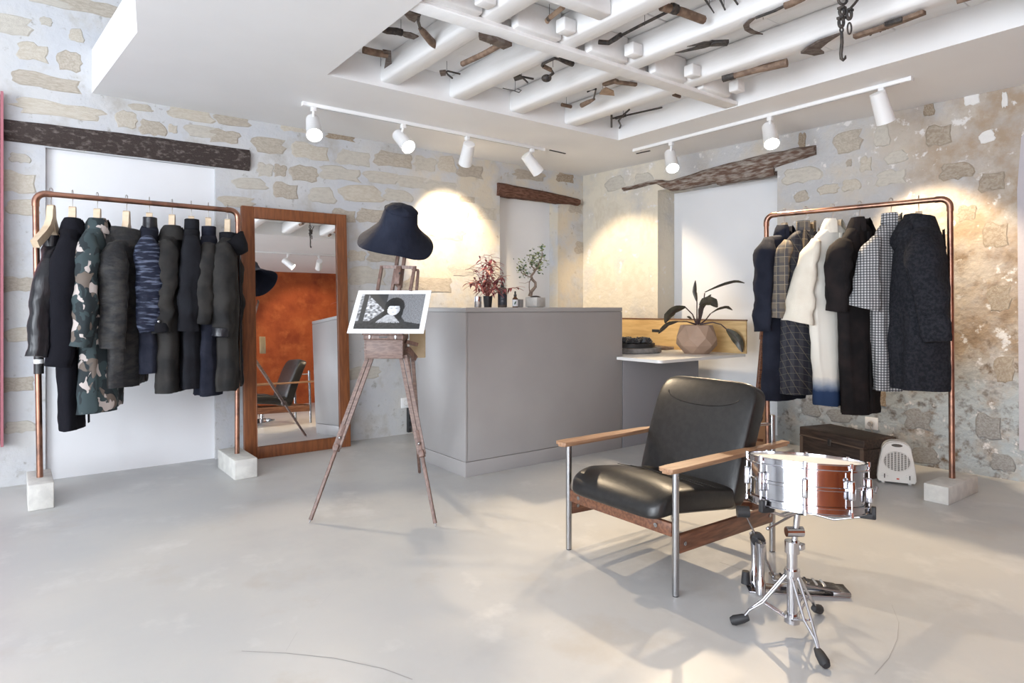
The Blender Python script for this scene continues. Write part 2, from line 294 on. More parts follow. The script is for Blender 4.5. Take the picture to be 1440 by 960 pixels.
for q in [(1192, 200, 42, 34), (1240, 192, 26, 34), (1217, 231, 18, 22), (1194, 229, 9, 10), (1260, 221, 34, 18), (1127, 246, 58, 24), (1165, 266, 32, 14), (1197, 260, 28, 18), (1252, 250, 46, 22), (1127, 276, 22, 16), (1128, 198, 12, 24, stone_brown), (1367, 138, 24, 20, white_patch), (1388, 192, 24, 18, white_patch), (1413, 140, 9, 24, white_patch), (1306, 153, 18, 24, stone_brown), (1320, 190, 40, 30, stone_weathered, .004), (1345, 240, 50, 26, stone_weathered, .004), (1395, 255, 40, 30, stone_weathered, .004), (1400, 330, 40, 36, stone_weathered, .004), (1405, 420, 36, 40, stone_weathered, .004), (1412, 520, 30, 40, stone_weathered, .004), (1360, 300, 30, 24, stone_weathered, .004), (870, 310, 40, 52, ashlar_m), (910, 318, 24, 60, ashlar_m), (850, 385, 34, 56, ashlar_m), (895, 392, 46, 54, ashlar_m), (845, 300, 20, 50, ashlar_m), (905, 253, 28, 22), (865, 258, 30, 20), (1140, 575, 30, 24, stone_grey, .005), (1180, 585, 36, 20, stone_grey, .005), (1235, 560, 24, 26, stone_brown), (1290, 590, 40, 30, stone_grey, .005), (1390, 600, 40, 36, stone_grey, .005), (1300, 640, 44, 24, stone_grey, .005), (1410, 650, 36, 26, stone_grey, .005)]: s_right(*q)
part('plaster_patch', B().prism([(-.10, -1.35), (.18, -1.35), (.18, .7), (-.02, .72), (-.09, .62), (-.11, .3)], .012, Matrix.Translation(on_right(1462, 330)) @ MRt), mat('plaster_mauve', (.50, .47, .50), .85, bump=.3, bsc=30), wall_right, label='mauve-grey smooth plaster patch')
# ------------------------------------------------------------------ old timbers over the openings
def timber(name, pts, w, m, seed, label, sec=.10):
    b = B(); n = len(pts)*4; P = []; Hs = []
    for i in range(n+1):
        f = i/n*(len(pts)-1); k = min(int(f), len(pts)-2); f -= k; P.append(pts[k][0].lerp(pts[k+1][0], f)); Hs.append(pts[k][1]*(1-f)+pts[k+1][1]*f)
    d = (P[-1]-P[0]); d.z = 0; d.normalize(); o = Vector((d.y, -d.x, 0)); vs = []; fs = []
    if o.dot(CP-P[0]) < 0: o = -o
    for p, h in zip(P, Hs):
        for k in range(8):
            a = PI/4*k+PI/8; vs.append(p+o*(w/2*max(-1, min(1, math.cos(a)*1.35)))+Vector((0, 0, h/2*max(-1, min(1, math.sin(a)*1.35)))))
    for i in range(n): fs += [[i*8+k, i*8+(k+1) % 8, i*8+8+(k+1) % 8, i*8+8+k] for k in range(8)]
    fs += [list(range(8)), [n*8+k for k in range(8)]]
    b.add(vs, fs).rough(.010 if seed else .004, 9, seed)
    o = struct(name, b, m, True); o['label'] = label; return o
TY = YL+.02
timber('trim_1', [(Vector((-.15, TY, 2.186)), .13), (Vector((.6, TY, 2.192)), .15), (Vector((1.31, TY, 2.196)), .158)], .10, old_beam, 0, 'dark old timber lintel over the whitewashed doorway')
timber('trim_2', [(Vector((3.585, TY-.01, 2.235)), .12), (Vector((4.1, TY-.01, 2.225)), .105), (Vector((4.62, TY-.01, 2.21)), .07)], .13, old_beam_red, 4, 'reddish broken timber over the small niche')
q = [((880, 266), .035), ((900, 262), .03), ((925, 256), .04), ((945, 262), .10), ((990, 250), .13), ((1040, 238), .14), ((1090, 226), .13), ((1120, 218), .10), ((1150, 211), .07)]
timber('trim_3', [(on_right(x, y, -.02), h) for (x, y), h in q], .13, old_beam_grey, 9, 'weathered crooked timber over the deep niche')
timber('trim_4', [(on_right(1012, 256, -.03), .05), (on_right(1092, 240, -.03), .08)], .12, old_beam_grey, 13, 'short weathered timber under the crooked one')
p = on_y(2, 130, 4.86); b = B().box((-.355, 4.95, 1.33), (.42, .035, 2.13), bev=.004)
t = thing('wall_hanging', (-.355, 4.95, .26), 'pink hanging board at the left edge of the photo beside the rack', 'hanging')
part('board', b, mat('pink_board', (.66, .30, .34), .7, c2=(.56, .22, .26), sc=14), t)
part('edge_strip', B().box((-.135, 4.945, 1.33), (.014, .05, 2.14)), mat('red_edge', (.40, .14, .17), .6), t)
# ------------------------------------------------------------------ track lights
def spot_light(name, M, power, ang, col, blend=.5):
    d = bpy.data.lights.new(name, 'SPOT'); d.energy = power; d.spot_size = math.radians(ang); d.spot_blend = blend; d.color = col; d.shadow_soft_size = .035
    o = bpy.data.objects.new(name, d); COL.objects.link(o); return o
WARM = (1, .78, .52)
glow = bpy.data.materials.new('lamp_lens'); glow.use_nodes = True; g = glow.node_tree.nodes['Principled BSDF']; g.inputs['Emission Color'].default_value = (1, .93, .82, 1); g.inputs['Emission Strength'].default_value = 9
def spot(x, y, trk, aim, label, power, ang=50, col=WARM):
    """trk: ('Y', value) or ('X', value) = the track line the head hangs from"""
    t = None
    top = on_y(x, y, trk[1]) if trk[0] == 'Y' else CP + ray(x, y)*(trk[1]/ray(x, y).x)
    c = Vector((top.x, top.y, top.z)); d = (Vector(aim)-c).normalized()
    return spot_at(c, d, label, power, ang, col)
def spot_at(c, d, label, power, ang=50, col=WARM):
    t = thing('track_spotlight', (c.x, c.y, c.z), label, 'spotlight', 0, 'white track spotlights')
    z = d; x = z.orthogonal().normalized(); y = z.cross(x); M = Matrix((x, y, z)).transposed().to_4x4(); M.translation = c
    part('adapter', B().box((c.x, c.y, 2.462), (.10 if False else .035, .10 if False else .035, .03), bev=.004), lamp_white, t)
    part('stem', B().tube([(c.x, c.y, 2.45), c-d*.05], .010, 8), lamp_white, t)
    part('lamp_shade', B().lathe([(.036, -.098), (.046, -.095), (.054, .092), (.056, .098), (.051, .098), (.046, .06), (.02, .055)], 24, M), lamp_white, t)
    part('lens', B().lathe([(.001, .076), (.049, .076), (.049, .08), (.001, .08)], 20, M), glow, t)
    l = spot_light('lamp', None, power, ang, col); l.parent = t
    r = d.to_track_quat('Z', 'Y'); l.matrix_local = Matrix.Translation(d*.115) @ (-d).to_track_quat('Z', 'Y').to_matrix().to_4x4()
    return t
def track(p, q, label, group='ceiling light tracks'):
    p = Vector(p); q = Vector(q); c = (p+q)/2; t = thing('light_track', (c.x, c.y, 2.478), label, 'track', 0, group)
    part('rail', B().bar(p, q, .034, .024, bev=.002), lamp_white, t); d = (q-p).normalized()
    for e, s in ((p, -1), (q, 1)): part('end_cap', B().bar(e, e+d*s*.02, .036, .028), lamp_white, t)
    L = (q-p).length; part('slot', B().bar(p+d*.05-Vector((0, 0, .0125)), q-d*.05-Vector((0, 0, .0125)), .008, .002), mat('slot_grey', (.45, .45, .46), .5), t)
track((1.50, 4.34, 2.488), (3.60, 4.34, 2.488), 'long white ceiling light track along the left stone wall')
track((4.275, 3.86, 2.488), (4.275, 1.66, 2.488), 'long white ceiling light track along the right wall')
track((2.3, -.4, 2.488), (4.6, -.4, 2.488), 'white ceiling light track seen in the mirror by the rust wall')
for a, c, s in ((on_z(773, 211, 2.497), on_z(795, 216, 2.497), 'left'), (on_z(895, 216, 2.497), on_z(914, 212, 2.497), 'right')):
    solo('ceiling_slot', B().bar(a, c, .014, .006), black_m, 'thin dark slot in the ceiling at the end of the %s track' % s, 'slot')
TL = ('Y', 4.34); TR = ('X', 4.275)
spot(441, 179, TL, (1.0, 2.2, .0), 'white spotlight farthest left on the left track, above the mirror', 40, 60)
spot(567, 198, TL, (2.45, 1.7, .2), 'glowing white spotlight second from left on the left track', 110, 50)
spot(657, 216, TL, (3.05, 5.0, 1.72), 'white spotlight aimed at the stone wall above the counter plant', 60, 68)
spot(748, 230, TL, (4.75, 4.35, 1.2), 'white spotlight at the right end of the left track, tilted to the corner', 60, 66)
spot(944, 226, TR, (3.2, 2.2, .2), 'glowing white spotlight nearest the corner on the right track', 55, 60)
spot(1083, 190, TR, (3.0, 1.4, .0), 'glowing white spotlight over the deep niche on the right track', 80, 60)
spot(1240, 151, TR, (4.85, 1.75, 1.35), 'large white spotlight aimed at the right clothes rack', 58, 70)
spot_at(Vector((3.30, -.4, 2.33)), Vector((.5, .3, -.5)).normalized(), 'white spotlight seen in the mirror at left', 15)
spot_at(Vector((3.80, -.4, 2.33)), Vector((.25, -1, -.55)).normalized(), 'white spotlight seen in the mirror at right', 60, 60, (1, .75, .5))
# ------------------------------------------------------------------ old tools fixed to the ceiling boards
ZT = 2.60
def zp(x, y, z=ZT): return on_z(x, y, z)
def tl(label, pieces, cat='tool', name='hand_tool', z=ZT):
    """pieces: (part name, material, kind, pixels, size) laid in the plane of the boards at real thickness"""
    pts = [zp(*p, z) for q in pieces for p in q[3]]; c = sum(pts, Vector())/len(pts)
    t = thing(name, (c.x, c.y, z), label, cat, 0, 'old tools on the ceiling')
    for nm, m, kind, px, size in pieces:
        q = [zp(*p, z) for p in px]
        if kind == 'rod': b = B().tube(q, size, 8)
        elif kind == 'blade': b = B().prism([(p.x, p.y) for p in q], size, Matrix.Translation((0, 0, z)))
        elif kind == 'knob': b = B().sph(q[0], (size, size, size*.7), 14, 8)
        elif kind == 'bar': 
            b = B()
            for i in range(len(q)-1): b.bar(q[i], q[i+1], size, .02, bev=.003)
        part(nm, b, m, t, ang=50)
    e = max(pts, key=lambda p: p.x+p.y); part('wire', B().tube([(c.x, c.y, z), (c.x, c.y, ZB+.005)], .0015, 5), tool_iron, t)
    return t
W, TN, I, RU = tool_wood, tool_tan, tool_iron, tool_rust
tl('hoe with a bent flat blade at the near-left corner of the ceiling recess', [('handle', W, 'rod', [(511, 70), (527, 74), (545, 77)], .022), ('blade', RU, 'blade', [(538, 70), (550, 72), (551, 95), (547, 107), (540, 114), (521, 118), (517, 116), (531, 107), (540, 98), (543, 80)], .008)], 'hoe', 'hoe')
tl('dark draw tool with a spatula end left of the trowel', [('handle', I, 'rod', [(532, 38), (545, 43), (558, 44), (565, 46)], .02), ('collar', I, 'knob', [(556, 44)], .026), ('blade', RU, 'blade', [(563, 44), (578, 46), (589, 51), (582, 55), (570, 52), (563, 48)], .006)], 'tool', 'scraper')
tl('triangular pointing trowel with a turned handle', [('blade', RU, 'blade', [(559, 10), (592, 21), (583, 31), (575, 27)], .006), ('neck', I, 'rod', [(589, 22), (588, 30), (591, 40)], .008), ('handle', W, 'rod', [(591, 40), (595, 45), (607, 59), (613, 65)], [.012, .018, .022, .018])], 'trowel', 'trowel', 2.55)
tl('thin dark iron rod leaving the top of the photo', [('rod', I, 'rod', [(681, 6), (702, -2)], .009)], 'rod', 'iron_rod')
tl('slim chisel pointing to the camera at the top edge', [('handle', I, 'rod', [(727, -3), (726, 19)], .009), ('blade', RU, 'rod', [(726, 10), (725.5, 19)], .012)], 'chisel', 'chisel')
tl('pale wooden file handle with a round end', [('handle', TN, 'rod', [(759, 39), (768, 31), (772, 26)], [.018, .016, .011]), ('ferrule', RU, 'rod', [(771, 27), (774, 24)], .013), ('tang', TN, 'rod', [(773, 25), (792, 10)], .013)], 'file', 'wooden_file')
tl('long-handled adze with an iron head under the steel rail', [('handle', W, 'rod', [(650, 90), (680, 76), (709, 60)], .016), ('head', RU, 'blade', [(673, 47), (700, 53), (720, 61), (708, 66), (695, 60), (674, 52)], .03)], 'adze', 'adze', 2.50)
tl('small open pliers between the second and third beams', [('handle', I, 'rod', [(621, 103), (630, 100), (647, 104)], .006), ('handle', I, 'rod', [(626, 100), (630, 105), (636, 110)], .006), ('jaw', RU, 'blade', [(618, 100), (627, 99), (627, 105), (620, 106)], .012)], 'pliers', 'pliers')
tl('black pincers beside the third beam', [('handle', I, 'rod', [(724, 111), (735, 108), (750, 111)], .007), ('handle', I, 'rod', [(733, 108), (738, 112), (742, 116)], .006), ('jaw', I, 'blade', [(722, 108), (732, 105), (735, 110), (724, 113)], .012)], 'pincers', 'pincers')
tl('tiny scissors below the black pincers', [('blade', I, 'rod', [(707, 124), (725, 128)], .003), ('ring', I, 'rod', [(724, 128), (730, 130), (733, 127), (728, 125)], .003)], 'scissors', 'scissors')
tl('brace drill with a round black knob and cranked arm', [('knob', I, 'knob', [(768.5, 110)], .032), ('crank', I, 'rod', [(769, 110), (778, 103), (776, 100), (762, 92), (763, 90), (780, 82), (788, 84)], .008), ('handle', W, 'rod', [(764, 93), (774, 98)], .013), ('chuck', I, 'rod', [(786, 83), (797, 87), (805, 90)], [.010, .016, .017])], 'drill', 'brace_drill', 2.52)
tl('short dark stub of a tool left of the wooden plane', [('stub', W, 'rod', [(790, 147), (803, 150)], .014)], 'tool', 'tool_stub')
tl('wooden plane with a tan blade and side handle', [('body', W, 'bar', [(849, 119), (868, 113)], .035), ('body', W, 'bar', [(864, 115), (895, 119)], .028), ('blade', TN, 'blade', [(843, 132), (864, 134), (863, 128), (852, 123), (846, 127)], .008), ('neck', I, 'rod', [(826, 129), (838, 125), (835, 139)], .006), ('handle', W, 'rod', [(836, 139), (828, 143), (818, 148)], [.008, .016, .018])], 'plane', 'hand_plane', 2.55)
tl('black iron bar clamp at the far end of the recess', [('bar', I, 'rod', [(859, 167), (895, 159), (931, 151)], .007), ('jaw', I, 'bar', [(860, 163), (860, 178)], .016), ('jaw', I, 'rod', [(885, 154), (875, 163), (870, 170), (873, 176), (871, 181)], .007), ('screw', I, 'rod', [(866, 166), (880, 162)], .012)], 'clamp', 'bar_clamp')
tl('small dark wooden peg by the end of the steel rail', [('peg', W, 'rod', [(947, 133), (956, 136)], .012)], 'peg', 'wooden_peg')
tl('long pit-saw rod with a wooden cross handle and a ragged brush end', [('rod', I, 'rod', [(856, 59), (900, 36), (938, 17)], .008), ('handle', W, 'rod', [(930, 9), (960, 17), (989, 28)], .022), ('collar', I, 'rod', [(944, 11), (951, 14)], .026), ('bristles', I, 'rod', [(842, 59), (856, 60), (866, 54), (873, 49)], .014)], 'tool', 'pole_brush', 2.56)
for k, (a, c) in enumerate((((991, -2), (1004, 18)), ((1012, -2), (1024, 23)), ((1032, -2), (1045, 18)))):
    tl('thin black spike, %s of three at the top edge of the photo' % ('leftmost', 'middle one', 'rightmost')[k], [('spike', I, 'rod', [a, c], [.006, .003])], 'spike', 'iron_spike')
tl('crescent sickle with a long tang reaching the top edge', [('blade', RU, 'blade', [(1064, 24), (1053, 28), (1045, 36), (1047, 42), (1056, 47), (1073, 48), (1062, 44), (1054, 39), (1054, 33)], .006), ('tang', I, 'rod', [(1063, 25), (1090, 15), (1104, 8)], .007), ('handle', W, 'rod', [(1104, 8), (1112, 5), (1130, -4)], .018)], 'sickle', 'sickle', 2.52)
tl('black sheep shears with long pointed blades', [('blade', I, 'blade', [(949, 74), (985, 63), (1000, 60), (1004, 63), (990, 67), (960, 73)], .008), ('blade', I, 'blade', [(966, 65), (990, 58), (1003, 57), (1003, 61), (985, 63)], .008), ('grip', I, 'bar', [(1000, 61), (1024, 60)], .045)], 'shears', 'shears', 2.53)
tl('stout brown wooden club handle with an iron collar', [('handle', tool_tan if False else W, 'rod', [(1030, 107), (1060, 99), (1085, 93), (1107, 88)], [.020, .021, .024, .026]), ('collar', I, 'rod', [(1017, 110), (1033, 106)], .025)], 'club', 'wooden_club', 2.52)
tl('forked grape hoe pointing at the hanging hook', [('blade', RU, 'blade', [(1126, 74), (1135, 67), (1150, 58), (1184, 46), (1165, 58), (1152, 69), (1159, 74), (1145, 77), (1136, 75)], .012)], 'hoe', 'fork_hoe', 2.51)
tl('worn wooden rasp bar with iron bits, right of the hook', [('bar', W, 'bar', [(1201, 52), (1245, 38), (1300, 17)], .035), ('tooth', I, 'rod', [(1224, 49), (1227, 45)], .006), ('tooth', I, 'rod', [(1238, 44), (1240, 40)], .006), ('strap', I, 'bar', [(1245, 35), (1270, 27)], .03)], 'tool', 'wooden_rasp', 2.51)
tl('dark wooden stick cut by the top-right edge of the photo', [('stick', W, 'rod', [(1346, 1), (1380, -9)], .016)], 'stick', 'wooden_stick', 2.51)
# chain with blocks and hook
c = on_z(1184, 0, 2.52); D = (c-CP).dot(FW); px = lambda x, y: at_d(x, y, D)
t = thing('hook_chain', px(1184, -4), 'black iron chain with two blocks and a long hook hanging from the beams', 'hook', 0)
ring = lambda x, y, rx, ry: [px(x+rx*math.cos(a*PI/8), y+ry*math.sin(a*PI/8)) for a in range(16)]
part('ring', B().tube(ring(1185, 0, 6, 6), .006, 8, True), tool_iron, t)
for x, y, h in ((1184, 16, 12), (1183, 31, 14), (1194, 20, 14)): part('link', B().tube(ring(x, y, 3.2, h/2), .0075, 8, True).bar(px(x, y-h/2), px(x, y-h/2+3), .03, .03), tool_iron, t)
part('ring', B().tube(ring(1194.5, 40, 2.8, 8), .004, 8, True), tool_iron, t); part('ring', B().tube(ring(1183.5, 42, 2.2, 3), .004, 8, True), tool_iron, t)
part('rod', B().tube([px(1194, 14), px(1202, 5), px(1212, -8)], .006, 8), tool_iron, t)
part('hook', B().tube([px(1183.5, 45), px(1184, 60), px(1182.5, 75), px(1183, 82), px(1186, 84.5), px(1188.5, 82), px(1189, 78)], [.007, .008, .008, .008, .007, .006, .003], 8), tool_iron, t)
part('hanger_rod', B().tube([px(1185, -6), (px(1185, -6).x, px(1185, -6).y, ZB)], .006, 6), tool_iron, t)
# ================================================================== CLOTHES RACKS
def rack(p, q, h, lean, label, blocks):
    """p, q = post feet on the floor; blocks = size (across, along, height) and offset"""
    p = Vector((*p, 0)); q = Vector((*q, 0)); d = (q-p).normalized(); c = (p+q)/2
    t = thing('clothes_rack', c, label, 'clothes rack', 0, None); R_ = .016; z = Vector((0, 0, h))
    a = p+z+d*lean[0]; e = q+z+d*lean[1]; L = (e-a).length; d2 = (e-a).normalized(); k = .05
    for foot, top in ((p, a), (q, e)):
        part('post', B().tube([foot+Vector((0, 0, blocks[0][2]-.02)), top-Vector((0, 0, k))], R_, 14), copper_m, t)
    part('rail', B().tube([a+d2*k, e-d2*k], R_, 14), copper_m, t)
    for top, s in ((a, 1), (e, -1)):
        cc = top+d2*(k*s)-Vector((0, 0, k)); arc = [cc+(-d2*s*math.cos(f*PI/12)+Vector((0, 0, 1))*math.sin(f*PI/12))*k for f in range(7)]
        part('elbow', B().tube([arc[0]-Vector((0, 0, .025))]+arc+[arc[-1]+d2*s*.025], R_*1.16, 14), copper_m, t)
    rz = math.atan2(d.y, d.x)
    for foot, bl in ((p, blocks[0]), (q, blocks[1])):
        o = foot+d*bl[3]+Vector((d.y, -d.x, 0))*bl[4]
        part('concrete_foot', B().box((o.x, o.y, bl[2]/2), (bl[0], bl[1], bl[2]), rz+bl[5], .004), concrete_m, t)
    return t, a, e
rl, LA, LE = rack((.045, 4.50), (1.105, 4.52), 1.745, (-.02, .005), 'copper pipe clothes rack with dark jackets at left by the whitewashed doorway', [(.115, .38, .14, 0, -.01, 0), (.14, .42, .125, .0, 0, 0)])
part('price_tag', B().lathe([(.024, -.065), (.024, .065)], 12, c=(.04, 4.50, .79)), black_m, rl, label='black tag wrapped round the left post')
part('tag_label', B().lathe([(.0245, -.012), (.0245, .012)], 12, c=(.04, 4.50, .795)), lamp_white, rl)
rr, RA, RE = rack((4.107, 2.49), (4.32, 1.445), 1.74, (-.01, -.01), 'copper pipe clothes rack with coats at right before the weathered wall', [(.15, .42, .10, 0, 0, -.213), (.125, .44, .10, .0, .03, -.213)])
hanger_wood = mat('hanger_wood', (.70, .56, .40), .45, c2=(.60, .46, .31), sc=20)
wire_m = mat('hook_wire', (.55, .52, .48), .3, 1)
def hanger(at, ang, label, group, seat=0):
    T = Matrix.Translation(at) @ Matrix.Rotation(ang, 4, 'Z'); t = thing('coat_hanger', None, label, 'hanger', 0, group, T)
    hk = [(0, .0, -.085), (0, 0, -.05), (0, .004, -.035), (0, .017, -.02), (0, .0215, 0), (0, .015, .016), (0, 0, .0205), (0, -.015, .016), (0, -.021, 0)]
    part('hook', B().tube(hk, .0022, 6), wire_m, t, True)
    b = B(); q = [(.185, -.30), (.15, -.275), (.09, -.235), (.045, -.195), (.022, -.15), (.018, -.11), (.014, -.082), (.004, -.076)]
    for s in (-1, 1): b.add([(x, s*y, z) for y, z in q for x in (-.017, .017)]+[(x, s*max(0, y-.03 if y > .03 else 0), z-.035) for y, z in q for x in (-.017, .017)], [[2*i, 2*i+1, 2*i+3, 2*i+2] for i in range(7)]+[[16+2*i, 16+2*i+1, 16+2*i+3, 16+2*i+2] for i in range(7)]+[[2*i+k, 2*i+2+k, 18+2*i+k, 16+2*i+k] for i in range(7) for k in (0, 1)]+[[0, 1, 17, 16]])
    part('wooden_arms', b, hanger_wood, t, True); return t
def cloth(name, col, c2=None, rough=.85, sc=60, bump=.35, bsc=350, sheen=0, metal=0, lo=.4, hi=.6, stretch=None):
    return mat(name, col, rough, metal, c2, sc, lo, hi, bump, bsc, stretch, 3, .16, sheen)
def garment(name, label, cat, group, at, ang, ztop, zbot, m, W=.19, D=.055, hemW=None, hemD=None, sl=(.5, .055, .045), bend=(0, 0), far=None, collar='stand', cm=None, folds=.16, seed=1, neckw=.06, drop=.10, sleeve_m=None, cuff=None, placket=True, buttons=0, lapel=False, bm=None, flat=.8, wr=.006):
    """local frame: x = front of the garment, y = shoulder axis (minus y = towards the shop), z = up"""
    rnd = random.Random(seed); H = ztop-zbot
    T = Matrix.Translation((at.x, at.y, zbot)) @ Matrix.Rotation(ang, 4, 'Z'); t = thing(name, None, label, cat, 0, group, T)
    hemW = hemW or W*1.02; hemD = hemD or D*1.35
    prof = [(0, neckw*.75, .042), (.012, neckw, .046), (.03, W*.5, .05), (drop*.6, W*.80, D*.85), (drop, W*.97, D*.95), (drop+.07, W, D*1.05), (H*.45, W*.98, D*1.12), (H*.7, (W+hemW)/2, (D+hemD)/2*1.05), (H*.9, hemW, hemD), (H, hemW*.99, hemD*.98)]
    rings = []
    for i in range(len(prof)-1):
        k = 2 if i < 5 else 5
        for j in range(k): f = j/k; rings.append(tuple(a*(1-f)+c*f for a, c in zip(prof[i], prof[i+1])))
    rings.append(prof[-1]); n = 36; vs = []; b = B(); ph = rnd.uniform(0, 6)
    for dz, w, d in rings:
        v = dz/H
        for k in range(n):
            a = 2*PI*k/n; ca, sa = math.cos(a), math.sin(a); q = 1+folds*min(1, v*1.6)*math.sin(5*a+ph+2.5*v)+folds*.5*v*math.sin(9*a+ph*2-v*3)
            x = d*math.copysign(abs(ca)**flat, ca)*q; y = w*math.copysign(abs(sa)**.9, sa)*(1+.04*v*math.sin(7*a+ph)); p = Vector((x, y, H-dz))
            vs.append(p+noise.noise_vector(p*9+Vector((seed*3, 0, 0)))*wr*1.4*(1 if 0 < v < 1 else .5)+noise.noise_vector(Vector((p.x*20, p.y*20, p.z*26)))*wr*.6)
    m_ = len(rings)
    b.add(vs, [[i*n+k, i*n+(k+1) % n, (i+1)*n+(k+1) % n, (i+1)*n+k] for i in range(m_-1) for k in range(n)])
    ins = [Vector((v.x*.93, v.y*.95, v.z+.03)) for v in vs[-n:]]; b.add(vs[-n:]+ins, [[k, (k+1) % n, n+(k+1) % n, n+k] for k in range(n)]+[[n+k for k in range(n)]])
    part('body', b, m, t, True, ang=80)
    for sd in (-1, 1):
        L, r0, r1 = sl; bx, by = bend if sd < 0 else (far or bend); sm_ = sleeve_m or m
        z0 = H-drop*.75; P = []; Rr = []; N = 24
        for i in range(N+1):
            f = i/N; y = sd*(W*.80+min(1, f*5)*.055+by*f*f); x = bx*f**1.4+.006*math.sin(f*7+seed); z = z0-.02*(1-math.cos(min(1, f*4)*PI/2))-L*f
            P.append(Vector((x, y, z))); Rr.append(((r0*(.55+.45*min(1, f*7))) if f < .15 else r0+(r1-r0)*(f-.15)/.85)*(1+.05*math.sin(f*19+seed)))
        b = B().tube(P, Rr, 22, caps=True); nv_ = []
        for j, v in enumerate(b.v):
            c_ = P[min(N, j//22)]; f = (j//22)/N; d_ = v-c_; d_.x *= 1.12+.12*f; d_.y *= .92-.22*f
            g = math.sin(v.z*38+v.x*30+seed)*math.exp(-((f-.52)/.22)**2)*.006; an = 2*PI*(j % 22)/22; v = c_+d_*(1+g*6+min(1, f*2)*(.09*math.sin(3*an+seed+2*f)+.05*math.sin(5*an-seed*2+3*f)))
            nv_.append(v+noise.noise_vector(Vector((v.x*11, v.y*11, v.z*17))+Vector((seed, sd, 0)))*wr*1.5+noise.noise_vector(Vector((v.x*26, v.y*26, v.z*34)))*wr*.5)
        b.v = nv_
        s_ = part('sleeve', b, sm_, t, True, ang=80)
        if cuff: d_ = (P[-1]-P[-2]).normalized(); part('cuff', B().tube([P[-1]-d_*.055, P[-1]-d_*.05, P[-1]-d_*.004, P[-1]+d_*.002], [Rr[-1]*1.02, Rr[-1]*1.07, Rr[-1]*1.05, Rr[-1]*.9], 18), cuff, s_, True)
        if bm and sd < 0: part('button', B().sph(P[int(N*.9)]+Vector((.0, -r1*1.0, 0)), .010, 10, 6), bm, s_, True)
    cm = cm or m
    def band(prof2, open_=.55, tilt=0):
        b = B(); k_ = 22; vv = []
        for r, z in prof2:
            for i in range(k_+1):
                a = open_/2+(2*PI-open_)*i/k_; vv.append(Vector((r*.80*math.cos(a)+.004, r*math.sin(a), H+z+tilt*r*math.cos(a))))
        b.add(vv, [[j*(k_+1)+i, j*(k_+1)+i+1, (j+1)*(k_+1)+i+1, (j+1)*(k_+1)+i] for j in range(len(prof2)-1) for i in range(k_)])
        b.v = [v+noise.noise_vector(v*20+Vector((seed, 0, 0)))*.004 for v in b.v]; return b
    if collar == 'stand': part('collar', band([(neckw*.95, -.022), (neckw*1.02, .0), (neckw*.98, .03), (neckw*1.0, .05), (neckw*1.07, .052), (neckw*1.1, .03), (neckw*1.12, -.012)], .6), cm, t, True, ang=80)
    elif collar == 'turn': part('collar', band([(neckw*.9, -.02), (neckw*.92, .035), (neckw*1.0, .045), (neckw*1.25, .02), (neckw*1.55, -.04), (neckw*1.5, -.05)], .9), cm, t, True, ang=80)
    elif collar == 'hood':
        part('collar', band([(neckw, -.03), (neckw*1.1, .01), (neckw*1.0, .04), (neckw*1.25, .035), (neckw*1.6, -.03), (neckw*1.75, -.075), (neckw*1.5, -.09)], .35, -.12), cm, t, True, ang=80)
        M = Matrix.Translation((-.075, 0, H-.075)) @ Matrix.Rotation(.5, 4, 'Y'); b = B().sph(None, (.065, .145, .115), 22, 14, M); b.rough(.012, 12, seed); part('hood', b, cm, t, True, ang=80)
    elif collar == 'hood_front':
        part('collar', band([(neckw*.95, -.022), (neckw*1.05, .02), (neckw*1.15, .022), (neckw*1.2, -.03)], .4), cm, t, True, ang=80)
        M = Matrix.Translation((.075, -.05, H-.075)) @ Matrix.Rotation(-.75, 4, 'Y'); b = B().lathe([(.025, -.05), (.055, -.02), (.085, .045), (.09, .06), (.082, .05), (.05, .0), (.02, -.02)], 20, M); b.rough(.012, 14, seed); part('hood', b, cm, t, True, ang=80)
    if placket:
        vs = []; q = 12
        for i in range(q+1):
            f = i/q; z = H-.05-(H-.07)*f; dd = D*(.95+.35*f)+.006
            vs += [(dd, -.022, z), (dd+.005, -.018, z), (dd+.005, .022, z), (dd-.004, .026, z)]
        part('placket', B().add(vs, [[i*4+k, i*4+k+1, i*4+5+k, i*4+4+k] for i in range(q) for k in range(3)]), cm, t, True, ang=80)
        for i in range(buttons): f = .12+.75*i/max(1, buttons-1); part('button', B().sph((D*(.95+.35*f)+.013, 0, H-.05-(H-.07)*f), (.004, .010, .010), 10, 6), bm or black_m, t, True)
    if lapel:
        for sd in (-1, 1):
            L_ = min(.34, H*.45); part('lapel', B().add([(.045, sd*neckw*1.0, H+.015), (.062, sd*.10, H-.075), (D+.022, sd*.115, H-.13), (D+.026, sd*.012, H-L_), (D+.012, sd*.01, H-L_+.02), (.055, sd*.05, H-.04)], [[0, 1, 2, 5], [5, 2, 3, 4]]), cm, t, True, ang=80)
    return t
# ------- cloths
leather_j = mat('jacket_leather', (.008, .008, .011), .36, bump=.5, bsc=22, stretch=(1.5, 1.5, .4))
black_wool = cloth('black_wool', (.008, .008, .012)); black_cot = cloth('black_cotton', (.014, .015, .019), c2=(.010, .010, .013), sc=10)
char_nylon = cloth('charcoal_nylon', (.034, .032, .030), c2=(.018, .018, .020), sc=16, rough=.5, bump=.5, bsc=26, stretch=(1, 1, 2.2), sheen=.05)
navy_knit = cloth('navy_ribbed_knit', (.012, .015, .03), c2=(.11, .13, .19), sc=13, lo=.5, hi=.66, rough=.6, bump=1.0, bsc=16, stretch=(1, 1, 5.5))
navy_dark = cloth('dark_navy', (.012, .014, .024), c2=(.02, .022, .034), sc=14); char_cot = cloth('charcoal_cotton', (.034, .032, .030), c2=(.020, .0195, .020), sc=9, rough=.75, bump=.4, bsc=14)
